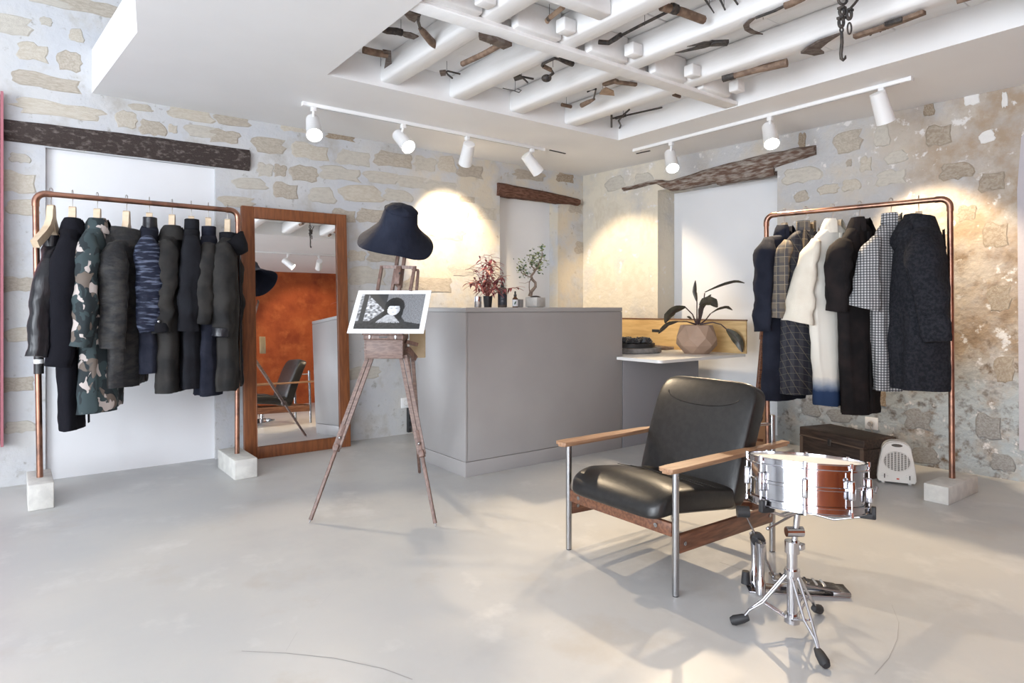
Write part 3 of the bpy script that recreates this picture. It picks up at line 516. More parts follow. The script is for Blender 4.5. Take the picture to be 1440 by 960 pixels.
black_shiny = mat('black_coated', (.014, .015, .02), .35, bump=.6, bsc=16)
def camo():
    m = bpy.data.materials.new('camouflage'); m.use_nodes = True; nt = m.node_tree; p = nt.nodes['Principled BSDF']; p.inputs['Roughness'].default_value = .8; L = nt.links.new
    tc = nt.nodes.new('ShaderNodeTexCoord'); cur = None
    for i, (c, s, th) in enumerate((((.035, .055, .06), 13, .5), ((.15, .12, .10), 11, .60), ((.52, .46, .43), 14, .585))):
        mp = nt.nodes.new('ShaderNodeMapping'); mp.inputs['Location'].default_value = (i*2.3, i*4.1, i*1.7); mp.inputs['Scale'].default_value = (1, 1, .75); L(tc.outputs['Object'], mp.inputs[0])
        n = nt.nodes.new('ShaderNodeTexNoise'); n.inputs['Scale'].default_value = s; n.inputs['Detail'].default_value = 2.2; n.inputs['Distortion'].default_value = .5; L(mp.outputs[0], n.inputs['Vector'])
        g = nt.nodes.new('ShaderNodeMapRange'); g.inputs[1].default_value = th; g.inputs[2].default_value = th+.012; L(n.outputs[0], g.inputs[0])
        x = nt.nodes.new('ShaderNodeMix'); x.data_type = 'RGBA'; x.inputs[7].default_value = (*c, 1); L(g.outputs[0], x.inputs[0])
        if cur is None: x.inputs[6].default_value = (.014, .022, .026, 1)
        else: L(cur, x.inputs[6])
        cur = x.outputs[2]
    L(cur, p.inputs['Base Color']); return m
def woven(name, base, lines, rough=.9):
    """lines: (colour, axis weights, period m, duty, strength) -> stripes multiplied over the base"""
    m = bpy.data.materials.new(name); m.use_nodes = True; nt = m.node_tree; p = nt.nodes['Principled BSDF']; p.inputs['Roughness'].default_value = rough; p.inputs['Specular IOR Level'].default_value = .2; L = nt.links.new
    tc = nt.nodes.new('ShaderNodeTexCoord'); cur = None
    for c, ax, per, duty, st in lines:
        dt = nt.nodes.new('ShaderNodeVectorMath'); dt.operation = 'DOT_PRODUCT'; dt.inputs[1].default_value = tuple(a/per for a in ax); L(tc.outputs['Object'], dt.inputs[0])
        fr = nt.nodes.new('ShaderNodeMath'); fr.operation = 'FRACT'; L(dt.outputs['Value'], fr.inputs[0])
        lt = nt.nodes.new('ShaderNodeMath'); lt.operation = 'LESS_THAN'; lt.inputs[1].default_value = duty; L(fr.outputs[0], lt.inputs[0])
        ml = nt.nodes.new('ShaderNodeMath'); ml.operation = 'MULTIPLY'; ml.inputs[1].default_value = st; L(lt.outputs[0], ml.inputs[0])
        x = nt.nodes.new('ShaderNodeMix'); x.data_type = 'RGBA'; x.inputs[7].default_value = (*c, 1); L(ml.outputs[0], x.inputs[0])
        if cur is None: x.inputs[6].default_value = (*base, 1)
        else: L(cur, x.inputs[6])
        cur = x.outputs[2]
    L(cur, p.inputs['Base Color']); return m
plaid_m = woven('brown_plaid', (.15, .125, .10), [((.05, .055, .07), (.8, .6, 0), .052, .4, .8), ((.05, .055, .07), (0, 0, 1), .06, .4, .65), ((.40, .33, .22), (.8, .6, 0), .052, .07, .7), ((.42, .36, .26), (0, 0, 1), .06, .06, .7), ((.20, .17, .14), (.6, .8, .5), .008, .5, .35)])
plaid_dark = woven('dark_plaid', (.045, .046, .055), [((.02, .02, .03), (.8, .6, 0), .05, .5, .7), ((.16, .14, .10), (.8, .5, .5), .05, .06, .7), ((.13, .12, .10), (-.3, .2, 1), .045, .08, .6)])
gingham_m = woven('gingham', (.60, .60, .61), [((.03, .032, .04), (.8, .6, 0), .016, .5, .72), ((.03, .032, .04), (0, 0, 1), .016, .5, .72)])
def dipped():
    m = bpy.data.materials.new('cream_dip_dyed'); m.use_nodes = True; nt = m.node_tree; p = nt.nodes['Principled BSDF']; p.inputs['Roughness'].default_value = .85; L = nt.links.new
    tc = nt.nodes.new('ShaderNodeTexCoord'); s = nt.nodes.new('ShaderNodeSeparateXYZ'); L(tc.outputs['Object'], s.inputs[0]); n = nt.nodes.new('ShaderNodeTexNoise'); n.inputs['Scale'].default_value = 25; L(tc.outputs['Object'], n.inputs['Vector'])
    a = nt.nodes.new('ShaderNodeMath'); a.operation = 'MULTIPLY_ADD'; a.inputs[1].default_value = .03; L(n.outputs[0], a.inputs[0]); L(s.outputs['Z'], a.inputs[2])
    r = nt.nodes.new('ShaderNodeValToRGB'); e = r.color_ramp.elements; e[0].position = .105; e[0].color = (.012, .035, .10, 1); e[1].position = .20; e[1].color = (.76, .73, .66, 1); k = e.new(.14); k.color = (.22, .27, .36, 1); L(a.outputs[0], r.inputs[0]); L(r.outputs[0], p.inputs['Base Color']); return m
cream_m = cloth('cream_wool', (.78, .73, .63), c2=(.72, .66, .56), sc=6, bump=.2, bsc=200); dip_m = dipped()
charcoal_boucle = cloth('charcoal_boucle', (.028, .029, .036), c2=(.014, .015, .02), sc=60, bump=.8, bsc=170)
brown_black = cloth('brown_black', (.022, .017, .017), c2=(.012, .011, .012), sc=8); navy_coat = cloth('navy_coat', (.018, .021, .034), c2=(.012, .014, .024), sc=9)
GL = 'jackets on the left copper rack'; GR = 'coats on the right copper rack'; HL = 'hangers on the left rack'; HR = 'hangers on the right rack'
def on_rail(a, e, x):
    lo, hi = 0, 1
    for _ in range(40):
        k = (lo+hi)/2; p = a.lerp(e, k); s = 720+FPX*(p-CP).dot(RT)/(p-CP).dot(FW)
        lo, hi = (k, hi) if s < x else (lo, k)
    return a.lerp(e, (lo+hi)/2)
def rz_(x, y, p): return EYE-(y-432)/FPX*((p-CP).dot(FW))
def hang(a, e, x, base, yaw, ytop, ybot, hl, hg, name, label, cat, gg, m, seed, hy=0, **kw):
    p = on_rail(a, e, x)+Vector((0, 0, .016)); ang = base+math.radians(yaw)
    hanger(p, ang+math.radians(hy), hl, hg)
    q = Vector((p.x, p.y, 0)); zt = rz_(x, ytop, p); zb = rz_(x, ybot, p)
    return garment(name, label, cat, gg, p, ang, zt, zb, m, seed=seed, **kw)
W_ = 'light wooden hanger with a wire hook holding the '
hang(LA, LE, 72, 0, -10, 344, 490, W_+'black leather jacket', HL, 'leather_jacket', 'shiny black leather jacket slipping off its hanger, leftmost on the left rack', 'jacket', GL, leather_j, 1, hy=-16, W=.17, D=.045, sl=(.50, .052, .038), bend=(-.04, .02), collar='stand', neckw=.045, drop=.14, placket=False, folds=.22, wr=.006)
hang(LA, LE, 102, 0, -12, 318, 600, W_+'long black coat', HL, 'long_coat', 'longest plain black coat, second from left on the left rack', 'coat', GL, black_wool, 2, W=.20, D=.055, sl=(.68, .062, .045), bend=(-.03, .0), collar='turn', hemW=.17, hemD=.055, neckw=.058, folds=.15, drop=.13)
hang(LA, LE, 137, 0, -17, 318, 574, W_+'camouflage coat', HL, 'camouflage_coat', 'grey camouflage parka, third from left on the left rack', 'coat', GL, camo(), 3, W=.21, D=.070, hemD=.11, hemW=.23, sl=(.60, .058, .06), bend=(-.045, .01), collar='turn', neckw=.062, folds=.2)
hang(LA, LE, 178, 0, -22, 330, 540, W_+'hooded charcoal jacket', HL, 'hooded_jacket', 'charcoal nylon jacket with a wide hood collar beside the camouflage parka', 'jacket', GL, char_nylon, 4, W=.21, D=.075, hemD=.085, sl=(.58, .068, .05), bend=(.0, .0), collar='hood', neckw=.085, folds=.15, wr=.007)
hang(LA, LE, 210, 0, -10, 318, 522, W_+'ribbed navy jacket', HL, 'ribbed_jacket', 'navy jacket with crinkled ribbed sleeves in the middle of the left rack', 'jacket', GL, navy_dark, 5, W=.19, D=.055, sl=(.54, .064, .044), bend=(.01, .0), collar='stand', cm=black_shiny, sleeve_m=navy_knit, neckw=.048, hemD=.06, drop=.12)
hang(LA, LE, 242, 0, -20, 328, 548, W_+'charcoal field jacket', HL, 'field_jacket', 'charcoal cotton jacket with a button on its cuff right of the ribbed sleeves', 'jacket', GL, char_cot, 6, W=.21, D=.065, sl=(.52, .064, .045), bend=(-.02, .0), collar='turn', neckw=.068, bm=steel_m, cuff=black_cot, hemD=.075, wr=.009)
hang(LA, LE, 269, 0, -12, 320, 542, W_+'black jacket with a stand collar', HL, 'black_jacket', 'plain black jacket with a high rolled collar, third from right on the left rack', 'jacket', GL, black_cot, 7, W=.20, D=.055, sl=(.56, .054, .045), bend=(-.02, 0), collar='stand', neckw=.050)
hang(LA, LE, 293, 0, -14, 330, 552, W_+'black nylon parka', HL, 'nylon_parka', 'black parka with grey highlights on its sleeve, second from right on the left rack', 'coat', GL, navy_dark, 8, W=.20, D=.06, sl=(.48, .056, .045), bend=(-.035, .0), collar='stand', neckw=.050, sleeve_m=char_cot, hemD=.08, wr=.009)
hang(LA, LE, 320, 0, -20, 332, 545, W_+'hooded black coat', HL, 'hooded_coat', 'charcoal coat with a round hood hanging beside the mirror, rightmost on the left rack', 'coat', GL, char_cot, 9, W=.21, D=.065, sl=(.56, .072, .05), bend=(-.01, .0), collar='hood_front', neckw=.058, cm=black_cot, hemD=.08, cuff=black_shiny, wr=.008)
rdir = math.atan2((RE-RA).y, (RE-RA).x)
hang(RA, RE, 1103, rdir, -16, 326, 560, W_+'navy blazer', HR, 'navy_blazer', 'long navy blazer with rounded shoulders, leftmost on the right rack', 'blazer', GR, navy_coat, 11, W=.20, D=.055, sl=(.60, .068, .048), bend=(-.01, .0), collar='turn', neckw=.058, drop=.075, lapel=True, hemD=.075)
hang(RA, RE, 1133, rdir, -26, 322, 552, W_+'plaid coat', HR, 'plaid_coat', 'brown and grey plaid coat with wide short sleeves', 'coat', GR, plaid_dark, 12, W=.19, D=.06, sl=(.48, .052, .078), bend=(-.075, .01), far=(.02, 0), collar='stand', cm=plaid_m, sleeve_m=plaid_m, lapel=True, hemW=.20, hemD=.09, neckw=.062, drop=.12)
hang(RA, RE, 1171, rdir, -24, 318, 568, W_+'cream coat', HR, 'cream_coat', 'cream white kimono coat with a navy dip-dyed hem', 'coat', GR, dip_m, 13, W=.20, D=.06, sl=(.50, .056, .088), bend=(-.085, .02), far=(.02, 0), collar='turn', cm=cream_m, sleeve_m=cream_m, hemW=.14, hemD=.08, drop=.14, folds=.2)
hang(RA, RE, 1209, rdir, -20, 316, 580, W_+'black velvet jacket', HR, 'velvet_jacket', 'brown-black coat with a folded collar between the cream and checked coats', 'coat', GR, brown_black, 14, W=.20, D=.06, sl=(.42, .074, .055), bend=(-.02, .0), collar='turn', neckw=.062, lapel=True, hemW=.15, hemD=.075, buttons=3, drop=.15)
hang(RA, RE, 1253, rdir, -22, 312, 548, W_+'checked coat', HR, 'checked_coat', 'black and white small-checked coat with wide sleeve', 'coat', GR, gingham_m, 15, W=.18, D=.05, sl=(.40, .05, .085), bend=(-.05, .01), far=(.0, 0), collar='stand', hemW=.13, hemD=.06, cm=gingham_m, drop=.14, folds=.22)
hang(RA, RE, 1292, rdir, 14, 312, 545, W_+'charcoal wool coat', HR, 'wool_coat', 'big charcoal wool coat with a large collar, rightmost on the right rack', 'coat', GR, charcoal_boucle, 16, W=.215, D=.125, sl=(.60, .082, .058), bend=(.075, .03), far=(.05, 0), collar='hood', neckw=.080, hemW=.20, hemD=.145, buttons=3, drop=.12, folds=.16)
# ================================================================== MIRROR
def sell(b, M, a, e1=.35, e2=.35, nu=32, nv=20, fn=None):
    sg = lambda x, e: math.copysign(abs(x)**e, x); vs = []
    for i in range(nv+1):
        f = -PI/2+PI*i/nv; f = max(-PI/2+.02, min(PI/2-.02, f))
        for k in range(nu):
            t = 2*PI*k/nu; p = Vector((a[0]*sg(math.cos(f), e1)*sg(math.cos(t), e2), a[1]*sg(math.cos(f), e1)*sg(math.sin(t), e2), a[2]*sg(math.sin(f), e1)))
            vs.append(M @ (fn(p) if fn else p))
    return b.add(vs, [[i*nu+k, i*nu+(k+1) % nu, (i+1)*nu+(k+1) % nu, (i+1)*nu+k] for i in range(nv) for k in range(nu)]+[list(range(nu))[::-1], [nv*nu+k for k in range(nu)]])
MT = math.radians(2.85)
MM = Matrix.Translation((1.632, 4.82, 0)) @ Matrix.Rotation(math.radians(.1), 4, 'Z') @ Matrix.Rotation(-MT, 4, 'X')
mw, mh, fw_ = .80, 1.845, .085
t = thing('leaning_mirror', None, 'tall brown framed mirror leaning on the stone wall beside the left rack', 'mirror', 0, None, MM)
for sx in (-1, 1): part('frame_stile', B().box((sx*(mw/2-fw_/2), .02, mh/2), (fw_, .045, mh), bev=.003), mirror_wood, t, True)
for z in (fw_/2, mh-fw_/2): part('frame_rail', B().box((0, .02, z), (mw-2*fw_, .044, fw_), bev=.003), mirror_wood, t, True)
part('inner_bead', B().tube([(-mw/2+fw_, -.003, fw_), (mw/2-fw_, -.003, fw_), (mw/2-fw_, -.003, mh-fw_), (-mw/2+fw_, -.003, mh-fw_)], .004, 6, True), mirror_wood, t, True)
part('mirror_glass', B().add([(-mw/2+fw_, .008, fw_), (mw/2-fw_, .008, fw_), (mw/2-fw_, .008, mh-fw_), (-mw/2+fw_, .008, mh-fw_)], [[0, 1, 2, 3]], False), mirror_m, t, True)
part('back_board', B().box((0, .045, mh/2), (mw-.02, .006, mh-.02)), black_m, t, True)
# ================================================================== COUNTER AND DESK
CX0, CX1, CY0, CY1 = 2.245, 3.70, 3.48, 4.13
t = thing('reception_counter', ((CX0+CX1)/2, (CY0+CY1)/2, 0), 'tall plain grey reception counter in the middle of the shop', 'counter')
part('body', B().box(((CX0+CX1)/2, (CY0+CY1)/2, .585), (CX1-CX0-.016, CY1-CY0-.016, .97)), counter_m, t)
part('front_panel', B().box(((CX0+CX1)/2+.004, CY0+.009, .5825), (CX1-CX0-.03, .018, .965), bev=.002), counter_m, t)
part('side_panel', B().box((CX0+.009, (CY0+CY1)/2, .5825), (.018, CY1-CY0, .965), bev=.002), counter_m, t)
part('side_panel', B().box((CX1-.009, (CY0+CY1)/2, .5825), (.018, CY1-CY0, .965), bev=.002), counter_m, t)
part('plinth', B().box(((CX0+CX1)/2, (CY0+CY1)/2, .048), (CX1-CX0-.004, CY1-CY0-.004, .096), bev=.002), counter_m, t)
part('countertop', B().box(((CX0+CX1)/2, (CY0+CY1)/2, 1.084), (CX1-CX0+.002, CY1-CY0+.002, .030), bev=.003), counter_top, t)
t = thing('side_desk', (4.2, 3.5, 0), 'low white-topped desk attached at the right end of the grey counter', 'desk')
cr = [(3.63+.035-.035*math.cos(a*PI/10), 3.04+.035-.035*math.sin(a*PI/10)) for a in range(6)]
part('desk_top', B().prism(cr+[(4.70, 3.05), (4.70, 3.95), (3.712, 3.95), (3.712, 3.472), (3.63, 3.472)], .022, Matrix.Translation((0, 0, .706))), desk_white, t, smooth=False)
part('front_panel', B().box((4.185, CY0+.010, .392), (.95, .018, .605), bev=.002), desk_grey, t)
part('plinth', B().box((4.185, CY0+.012, .045), (.95, .02, .088)), desk_grey, t)
part('back_support', B().box((4.62, 3.85, .347), (.03, .16, .694)), desk_grey, t)
# things on the counter (top at 1.10)
Z1 = 1.0995
def on_counter(x, Y): r = ray(x, 432); p = r*(Y/r.y); return Vector((p.x, p.y, Z1))
leaf_red = [mat('leaf_red', (.38, .06, .085), .5, c2=(.50, .16, .15), sc=30), mat('leaf_dark_red', (.20, .03, .05), .5), mat('leaf_salmon', (.58, .22, .18), .5)]
stem_red = mat('stem_red', (.30, .10, .08), .6); soil_m = mat('soil', (.045, .03, .022), .95)
p = on_counter(686, 3.72); t = thing('red_leaf_plant', p, 'bushy red-leaved plant in a black pot on the grey counter', 'plant')
part('pot', B().lathe([(.027, 0), (.033, .078), (.036, .080), (.033, .080), (.030, .070), (.001, .070)], 20, c=p), black_m, t)
part('soil', B().lathe([(.001, .068), (.0305, .066)], 16, c=p, cap=False), soil_m, t)
lm = []
for k in range(4):
    b = B(); n = 5; L = (.055, .07, .085, .06)[k]; w = (.008, .007, .008, .010)[k]; vs = []
    for i in range(n+1):
        f = i/n; hw = w*math.sin(PI*min(1, .08+f*.92))**.8; z = -L*.45*f*f; vs += [(L*f, -hw, z), (L*f, 0, z-.002), (L*f, hw, z)]
    b.add(vs, [[i*3+q, i*3+q+1, i*3+4+q, i*3+3+q] for i in range(n) for q in (0, 1)])
    o = link_mesh('leaf', b.v, b.f, leaf_red[(0, 1, 2, 0)[k]]); lm.append(o.data); bpy.data.objects.remove(o)
rnd = random.Random(3); stems = B()
for s in range(18):
    az = s*2.4+rnd.uniform(-.3, .3); R_ = rnd.uniform(.07, .26) if s > 3 else rnd.uniform(0, .06); hgt = .40-R_*.95+rnd.uniform(-.04, .05); 
    if s > 10: hgt = rnd.uniform(.14, .24)
    end = Vector((math.cos(az)*R_, math.sin(az)*R_*.7, hgt)); mid = end*.5+Vector((0, 0, .07)); a = Vector((0, 0, .065))
    P = [(a*(1-f)**2+mid*2*f*(1-f)+end*f*f) for f in [i/7 for i in range(8)]]; stems.tube([p+q for q in P], [.003-.0003*i for i in range(8)], 5)
    for i in range(15):
        f = .32+.68*i/14; q = P[min(6, int(f*7))].lerp(P[min(7, int(f*7)+1)], f*7 % 1 if f < 1 else 1)
        o = bpy.data.objects.new('leaf', rnd.choice(lm)); COL.objects.link(o); o.parent = t
        o.matrix_local = Matrix.Translation(q) @ Matrix.Rotation(i*2.4+s+rnd.uniform(-.4, .4), 4, 'Z') @ Matrix.Rotation(rnd.uniform(-.75, .35), 4, 'Y') @ Matrix.Scale(rnd.uniform(.75, 1.15), 4)
part('stems', stems, stem_red, t)
p = on_counter(672, 3.66); b = B().lathe([(.022, 0), (.024, .004), (.024, .074), (.0225, .075), (.0225, .008), (.001, .007)], 20, c=p); solo('steel_cup', b, chrome_m, 'small shiny steel cup beside the black plant pot', 'cup')
p = on_counter(706.5, 3.70); t = thing('pump_bottle', p, 'dark cylindrical bottle with a black cap between red plant and dropper bottle', 'bottle')
amber = mat('smoked_glass', (.16, .13, .11), .2, c2=(.10, .08, .07), sc=20); lab_dark = mat('label_dark', (.03, .033, .045), .5)
part('body', B().lathe([(.031, 0), (.033, .004), (.033, .125), (.028, .138), (.012, .146)], 24, c=p), amber, t)
part('label', B().lathe([(.0334, .018), (.0334, .095)], 24, c=p, cap=False), lab_dark, t)
part('cap', B().lathe([(.012, .146), (.012, .160), (.009, .164), (.006, .18), (.005, .18)], 14, c=p), black_m, t)
b = B()
for z, w in ((.066, .020), (.050, .014), (.042, .017)): b.bar(p+Vector((-FW.x*.0337-RT.x*w/2, -FW.y*.0337-RT.y*w/2, z)), p+Vector((-FW.x*.0337+RT.x*w/2, -FW.y*.0337+RT.y*w/2, z)), .0016, .0022)
part('label_print', b, mat('label_grey', (.30, .30, .31), .6), t)
p = on_counter(724.5, 3.66); t = thing('dropper_bottle', p, 'small dropper bottle with a white leaf label on the counter', 'bottle')
part('body', B().lathe([(.019, 0), (.020, .003), (.020, .062), (.010, .074), (.010, .078)], 20, c=p), mat('amber_glass', (.12, .05, .025), .15), t)
part('label', B().lathe([(.0204, .008), (.0204, .056)], 20, c=p, cap=False), white_paint, t)
part('dropper', B().lathe([(.011, .078), (.011, .092), (.0065, .094), (.0065, .112), (.003, .117)], 14, c=p), black_m, t)
lf = []; O = p-FW*.0208+Vector((0, 0, .032))
for a in range(12): q = a*PI/6; lf.append(O+RT*(.0065*math.cos(q)*.8+.004*math.sin(q))+Vector((0, 0, .013*math.sin(q))))
part('leaf_print', B().add(lf, [list(range(12))]), mat('leaf_print_green', (.05, .10, .075), .6), t)
p = on_counter(732, 3.74); solo('small_grey_cup', B().lathe([(.017, 0), (.020, .002), (.020, .06), (.018, .06), (.018, .006), (.001, .005)], 18, c=p), mat('ceramic_grey', (.36, .34, .32), .6), 'small grey cup partly hidden behind the dropper bottle', 'cup')
p = on_counter(753, 3.72); t = thing('bonsai', p, 'small bonsai tree with a twisted trunk in a square grey concrete pot', 'plant')
part('pot', B().box(p+Vector((0, 0, .04)), (.125, .10, .07), .35, .003).box(p+Vector((0, 0, .003)), (.10, .08, .006), .35), concrete_m, t)
part('soil', B().sph(p+Vector((0, 0, .074)), (.045, .035, .014), 12, 6), soil_m, t)
bark = mat('bonsai_bark', (.30, .225, .17), .8, c2=(.18, .13, .10), sc=60, bump=.5, bsc=120)
def pp(x, y, dy=0): return p+RT*((x-753)*.00515)+Vector((0, 0, (432-y)*.00515))+FW*dy
b = B().tube([pp(745, 416), pp(747, 409), pp(753, 402, -.01), pp(753, 396, .012), pp(748, 391, .006), pp(747, 386, -.006), pp(751, 381, 0), pp(752, 377)], [.017, .013, .011, .010, .0105, .009, .008, .006], 8)
b.tube([pp(745, 414), pp(744, 403, .01), pp(744, 396, -.01), pp(747, 389)], [.004, .004, .004, .005], 6)
tips = []
for pts in ([(752, 378), (748, 372), (744, 364)], [(752, 378), (756, 372), (762, 362)], [(748, 389), (740, 386), (734, 376)], [(752, 379), (757, 375), (759, 366)], [(747, 373), (749, 362), (754, 354)], [(756, 371), (763, 358), (762, 348)], [(740, 386), (733, 382), (731, 374)]):
    b.tube([pp(x, y, (i-1)*.02*((x % 3)-1)) for i, (x, y) in enumerate(pts)], [.005, .0035, .002], 6); tips.append(pts[-1]); tips.append(pts[1])
b.tube([pp(745, 394), pp(738, 397), pp(729, 396)], [.002, .0012, .0008], 5); part('trunk', b, bark, t)
rnd = random.Random(5); bl = B(); bl2 = B()
for k in range(230):
    x, y = rnd.choice(tips); c = pp(x+rnd.gauss(0, 4.2), y-2+rnd.gauss(0, 5), rnd.gauss(0, .022)); a = rnd.uniform(0, 6.28); s = rnd.uniform(.009, .018)
    d = Vector((math.cos(a), math.sin(a), rnd.uniform(-.5, .8))).normalized(); n_ = d.orthogonal().normalized(); n_ = Matrix.Rotation(rnd.uniform(0, 3), 3, d) @ n_
    (bl if rnd.random() < .5 else bl2).add([c-d*s, c+n_*s*.5, c+d*s, c-n_*s*.5, c+n_.cross(d)*s*.2], [[0, 1, 4], [1, 2, 4], [2, 3, 4], [3, 0, 4]])
part('foliage', bl, mat('bonsai_leaf', (.07, .12, .05), .5), t, kind='stuff'); part('foliage', bl2, mat('bonsai_leaf_light', (.30, .34, .16), .5), t, kind='stuff')
# things on the desk (top at .717)
Z2 = .7175
wb = Vector((-RK, 1, 0)).normalized(); b0 = Vector((4.72, 4.45, Z2)); 
t = thing('wooden_crate_panel', (4.60, 3.72, Z2), 'amber plywood crate side with a hand hole standing on the desk behind the planter', 'crate')
ply = mat('amber_plywood', (.66, .45, .20), .55, c2=(.55, .35, .14), sc=5, stretch=(6, .8, 6))
def cp(Y, z): return Vector((wall_x(Y)-.14, Y, Z2+z))
Ya, Yb = 4.42, 3.05; q = []
b = B(); c = (cp(Ya, .135)+cp(Yb, .135))/2; b.box(c, (.018, Ya-Yb, .27), math.atan(RK), .002); part('panel', b, ply, t)
hb = mat('crate_dark_edge', (.20, .10, .05), .6)
part('top_edge', B().bar(cp(Ya, .275), cp(Yb, .275), .026, .012), hb, t); part('side_edge', B().bar(cp(Ya+.005, 0), cp(Ya+.005, .28), .026, .014, (1, 0, 0)), hb, t)
h0 = cp(3.95, .165); part('hand_hole', B().bar(h0+Vector((-.0105, .045, 0)), h0+Vector((-.0105, -.045, 0)), .003, .026, bev=.001), black_m, t)
ctr = Vector((4.12, 3.76, Z2)); solo('round_slab', B().lathe([(.235, 0), (.245, .006), (.245, .040), (.238, .045)], 48, c=ctr), mat('grey_slab', (.16, .15, .145), .6, c2=(.25, .235, .22), sc=25), 'round grey stone slab lying on the white desk by the counter', 'slab')
ctr2 = ctr+Vector((-.02, 0, .045)); t = thing('black_tray', ctr2, 'low black tray on the round grey slab', 'tray', 0)
part('base', B().lathe([(.19, 0), (.205, .004), (.205, .034), (.195, .034), (.19, .008), (.001, .008)], 40, c=ctr2), black_m, t)
for k, (dx, dy) in enumerate(((-.08, -.10), (.05, -.12), (.11, -.02), (-.05, .03), (.04, .08))):
    c = ctr2+Vector((dx, dy, .045)); b = B()
    for r, z in ((.055, 0), (.045, .014), (.034, .024)): b.tube([c+Vector((r*math.cos(a*PI/9), r*.9*math.sin(a*PI/9), z+.006*math.sin(a*1.3))) for a in range(18)], .010, 7, True)
    o = solo('coiled_belt', b, black_shiny, 'glossy black coiled belt in the black tray, %s' % ('at its left front', 'at its right front', 'farthest right', 'at its left back', 'at its right back')[k], 'belt', 'coiled belts in the tray')
solo('driftwood_piece', B().tube([Vector((4.42, 3.86, Z2+.02)), Vector((4.47, 3.80, Z2+.026)), Vector((4.52, 3.72, Z2+.02)), Vector((4.55, 3.66, Z2+.022))], [.014, .02, .018, .012], 8).rough(.006, 30, 2), tool_wood, 'short brown bark piece lying between the slab and the planter', 'wood')
pc = Vector((4.43, 3.33, Z2)); t = thing('potted_philodendron', pc, 'dark-leaved plant in a faceted pinkish-brown pot on the desk', 'plant')
rnd = random.Random(12); rings = [(.105, 0, 7), (.165, .075, 7), (.172, .135, 7), (.13, .235, 7)]; vs = []; n = 8
for j, (r, z, _) in enumerate(rings): vs += [pc+Vector((r*math.cos(2*PI*(k+.5*(j % 2))/n+.3), r*math.sin(2*PI*(k+.5*(j % 2))/n+.3), z+(rnd.uniform(-.012, .012) if 0 < j < 3 else 0))) for k in range(n)]
fs = []
for j in range(3):
    for k in range(n):
        a, c, d, e = j*n+k, j*n+(k+1) % n, (j+1)*n+(k+1) % n, (j+1)*n+k
        fs += [[a, c, e], [c, d, e]] if j % 2 == 0 else [[a, c, d], [a, d, e]]
fs.append(list(range(n))[::-1]); inn = [pc+(v-pc)*.9 for v in vs[-n:]]; m0 = len(vs); vs += [Vector((v.x, v.y, pc.z+.235)) for v in inn]+[Vector((v.x, v.y, pc.z+.20)) for v in inn]
fs += [[m0-n+k, m0-n+(k+1) % n, m0+(k+1) % n, m0+k] for k in range(n)]+[[m0+k, m0+(k+1) % n, m0+n+(k+1) % n, m0+n+k] for k in range(n)]
part('pot', B().add(vs, fs, False), mat('faceted_pot', (.42, .285, .205), .6, c2=(.37, .25, .18), sc=6), t, smooth=False); part('soil', B().lathe([(.001, .205), (.118, .205)], 16, c=pc, cap=False), soil_m, t)
leaf_g = mat('dark_leaf', (.045, .042, .03), .38, c2=(.085, .075, .05), sc=18); vein_m = mat('leaf_stem', (.06, .03, .03), .5)
D2 = (pc-CP).dot(FW)
def lp(x, y, d=0): return at_d(x, y, D2+d)
def big_leaf(P, wid, d=0, stem=None, tilt=.6):
    """P = midrib pixels; wid = half width in metres"""
    Q = [lp(x, y, d+dd) for x, y, dd in P]; n = 10; b = B(); vs = []
    for i in range(n+1):
        f = i/n*(len(Q)-1); k = min(int(f), len(Q)-2); c = Q[k].lerp(Q[k+1], f-k); tg = (Q[k+1]-Q[k]).normalized()
        s = tg.cross(FW*tilt+Vector((0, 0, 1))*(1-tilt)).normalized(); up = s.cross(tg).normalized(); hw = wid*(math.sin(PI*min(1, (i/n)*.93+.05))**.75)
        vs += [c-s*hw+up*hw*.28, c-s*hw*.5+up*hw*.06, c, c+s*hw*.5+up*hw*.06, c+s*hw+up*hw*.28]
    b.add(vs, [[i*5+q, i*5+q+1, i*5+6+q, i*5+5+q] for i in range(n) for q in range(4)]); o = part('leaf', b, leaf_g, t, ang=80)
    part('midrib', B().tube(Q, .0025, 5), vein_m, o)
    if stem: part('stem', B().tube([lp(x, y, d2) for x, y, d2 in stem], [.008]+[.005]*(len(stem)-1), 7), vein_m, t)
big_leaf([(964, 432, 0), (950, 436, -.02), (940, 444, -.03), (935, 454, -.04)], .042, 0, [(979, 455, 0), (974, 442, 0), (964, 432, 0)])
big_leaf([(954, 452, -.05), (940, 456, -.06), (931, 464, -.07), (926, 469, -.08)], .028, 0, [(979, 456, 0), (966, 452, -.03), (954, 452, -.05)], .5)
big_leaf([(980, 424, 0), (977, 410, .0), (978, 394, .0)], .018, 0, [(980, 456, 0), (980, 440, 0), (980, 424, 0)])
big_leaf([(991, 411, .0), (1006, 405, .02), (1020, 400, .03), (1035, 396, .03), (1047, 398, .03)], .028, 0, [(983, 455, 0), (989, 428, 0), (991, 412, 0)], .35)
big_leaf([(984, 452, .02), (986, 434, .02), (994, 422, .02), (1000, 414, .02)], .026, 0, None)
big_leaf([(984, 430, -.04), (992, 424, -.05), (1002, 424, -.06), (1009, 432, -.06)], .044, 0, [(982, 456, 0), (983, 442, -.03), (984, 430, -.04)])
big_leaf([(999, 441, 0), (1010, 435, .02), (1022, 432, .03), (1030, 436, .03)], .022, 0, [(984, 456, 0), (992, 450, 0), (999, 441, 0)], .4)
big_leaf([(1022, 463, -.05), (1032, 472, -.06), (1040, 482, -.07), (1044, 495, -.08)], .040, 0, [(984, 456, 0), (1002, 453, -.03), (1014, 456, -.05), (1022, 463, -.05)])
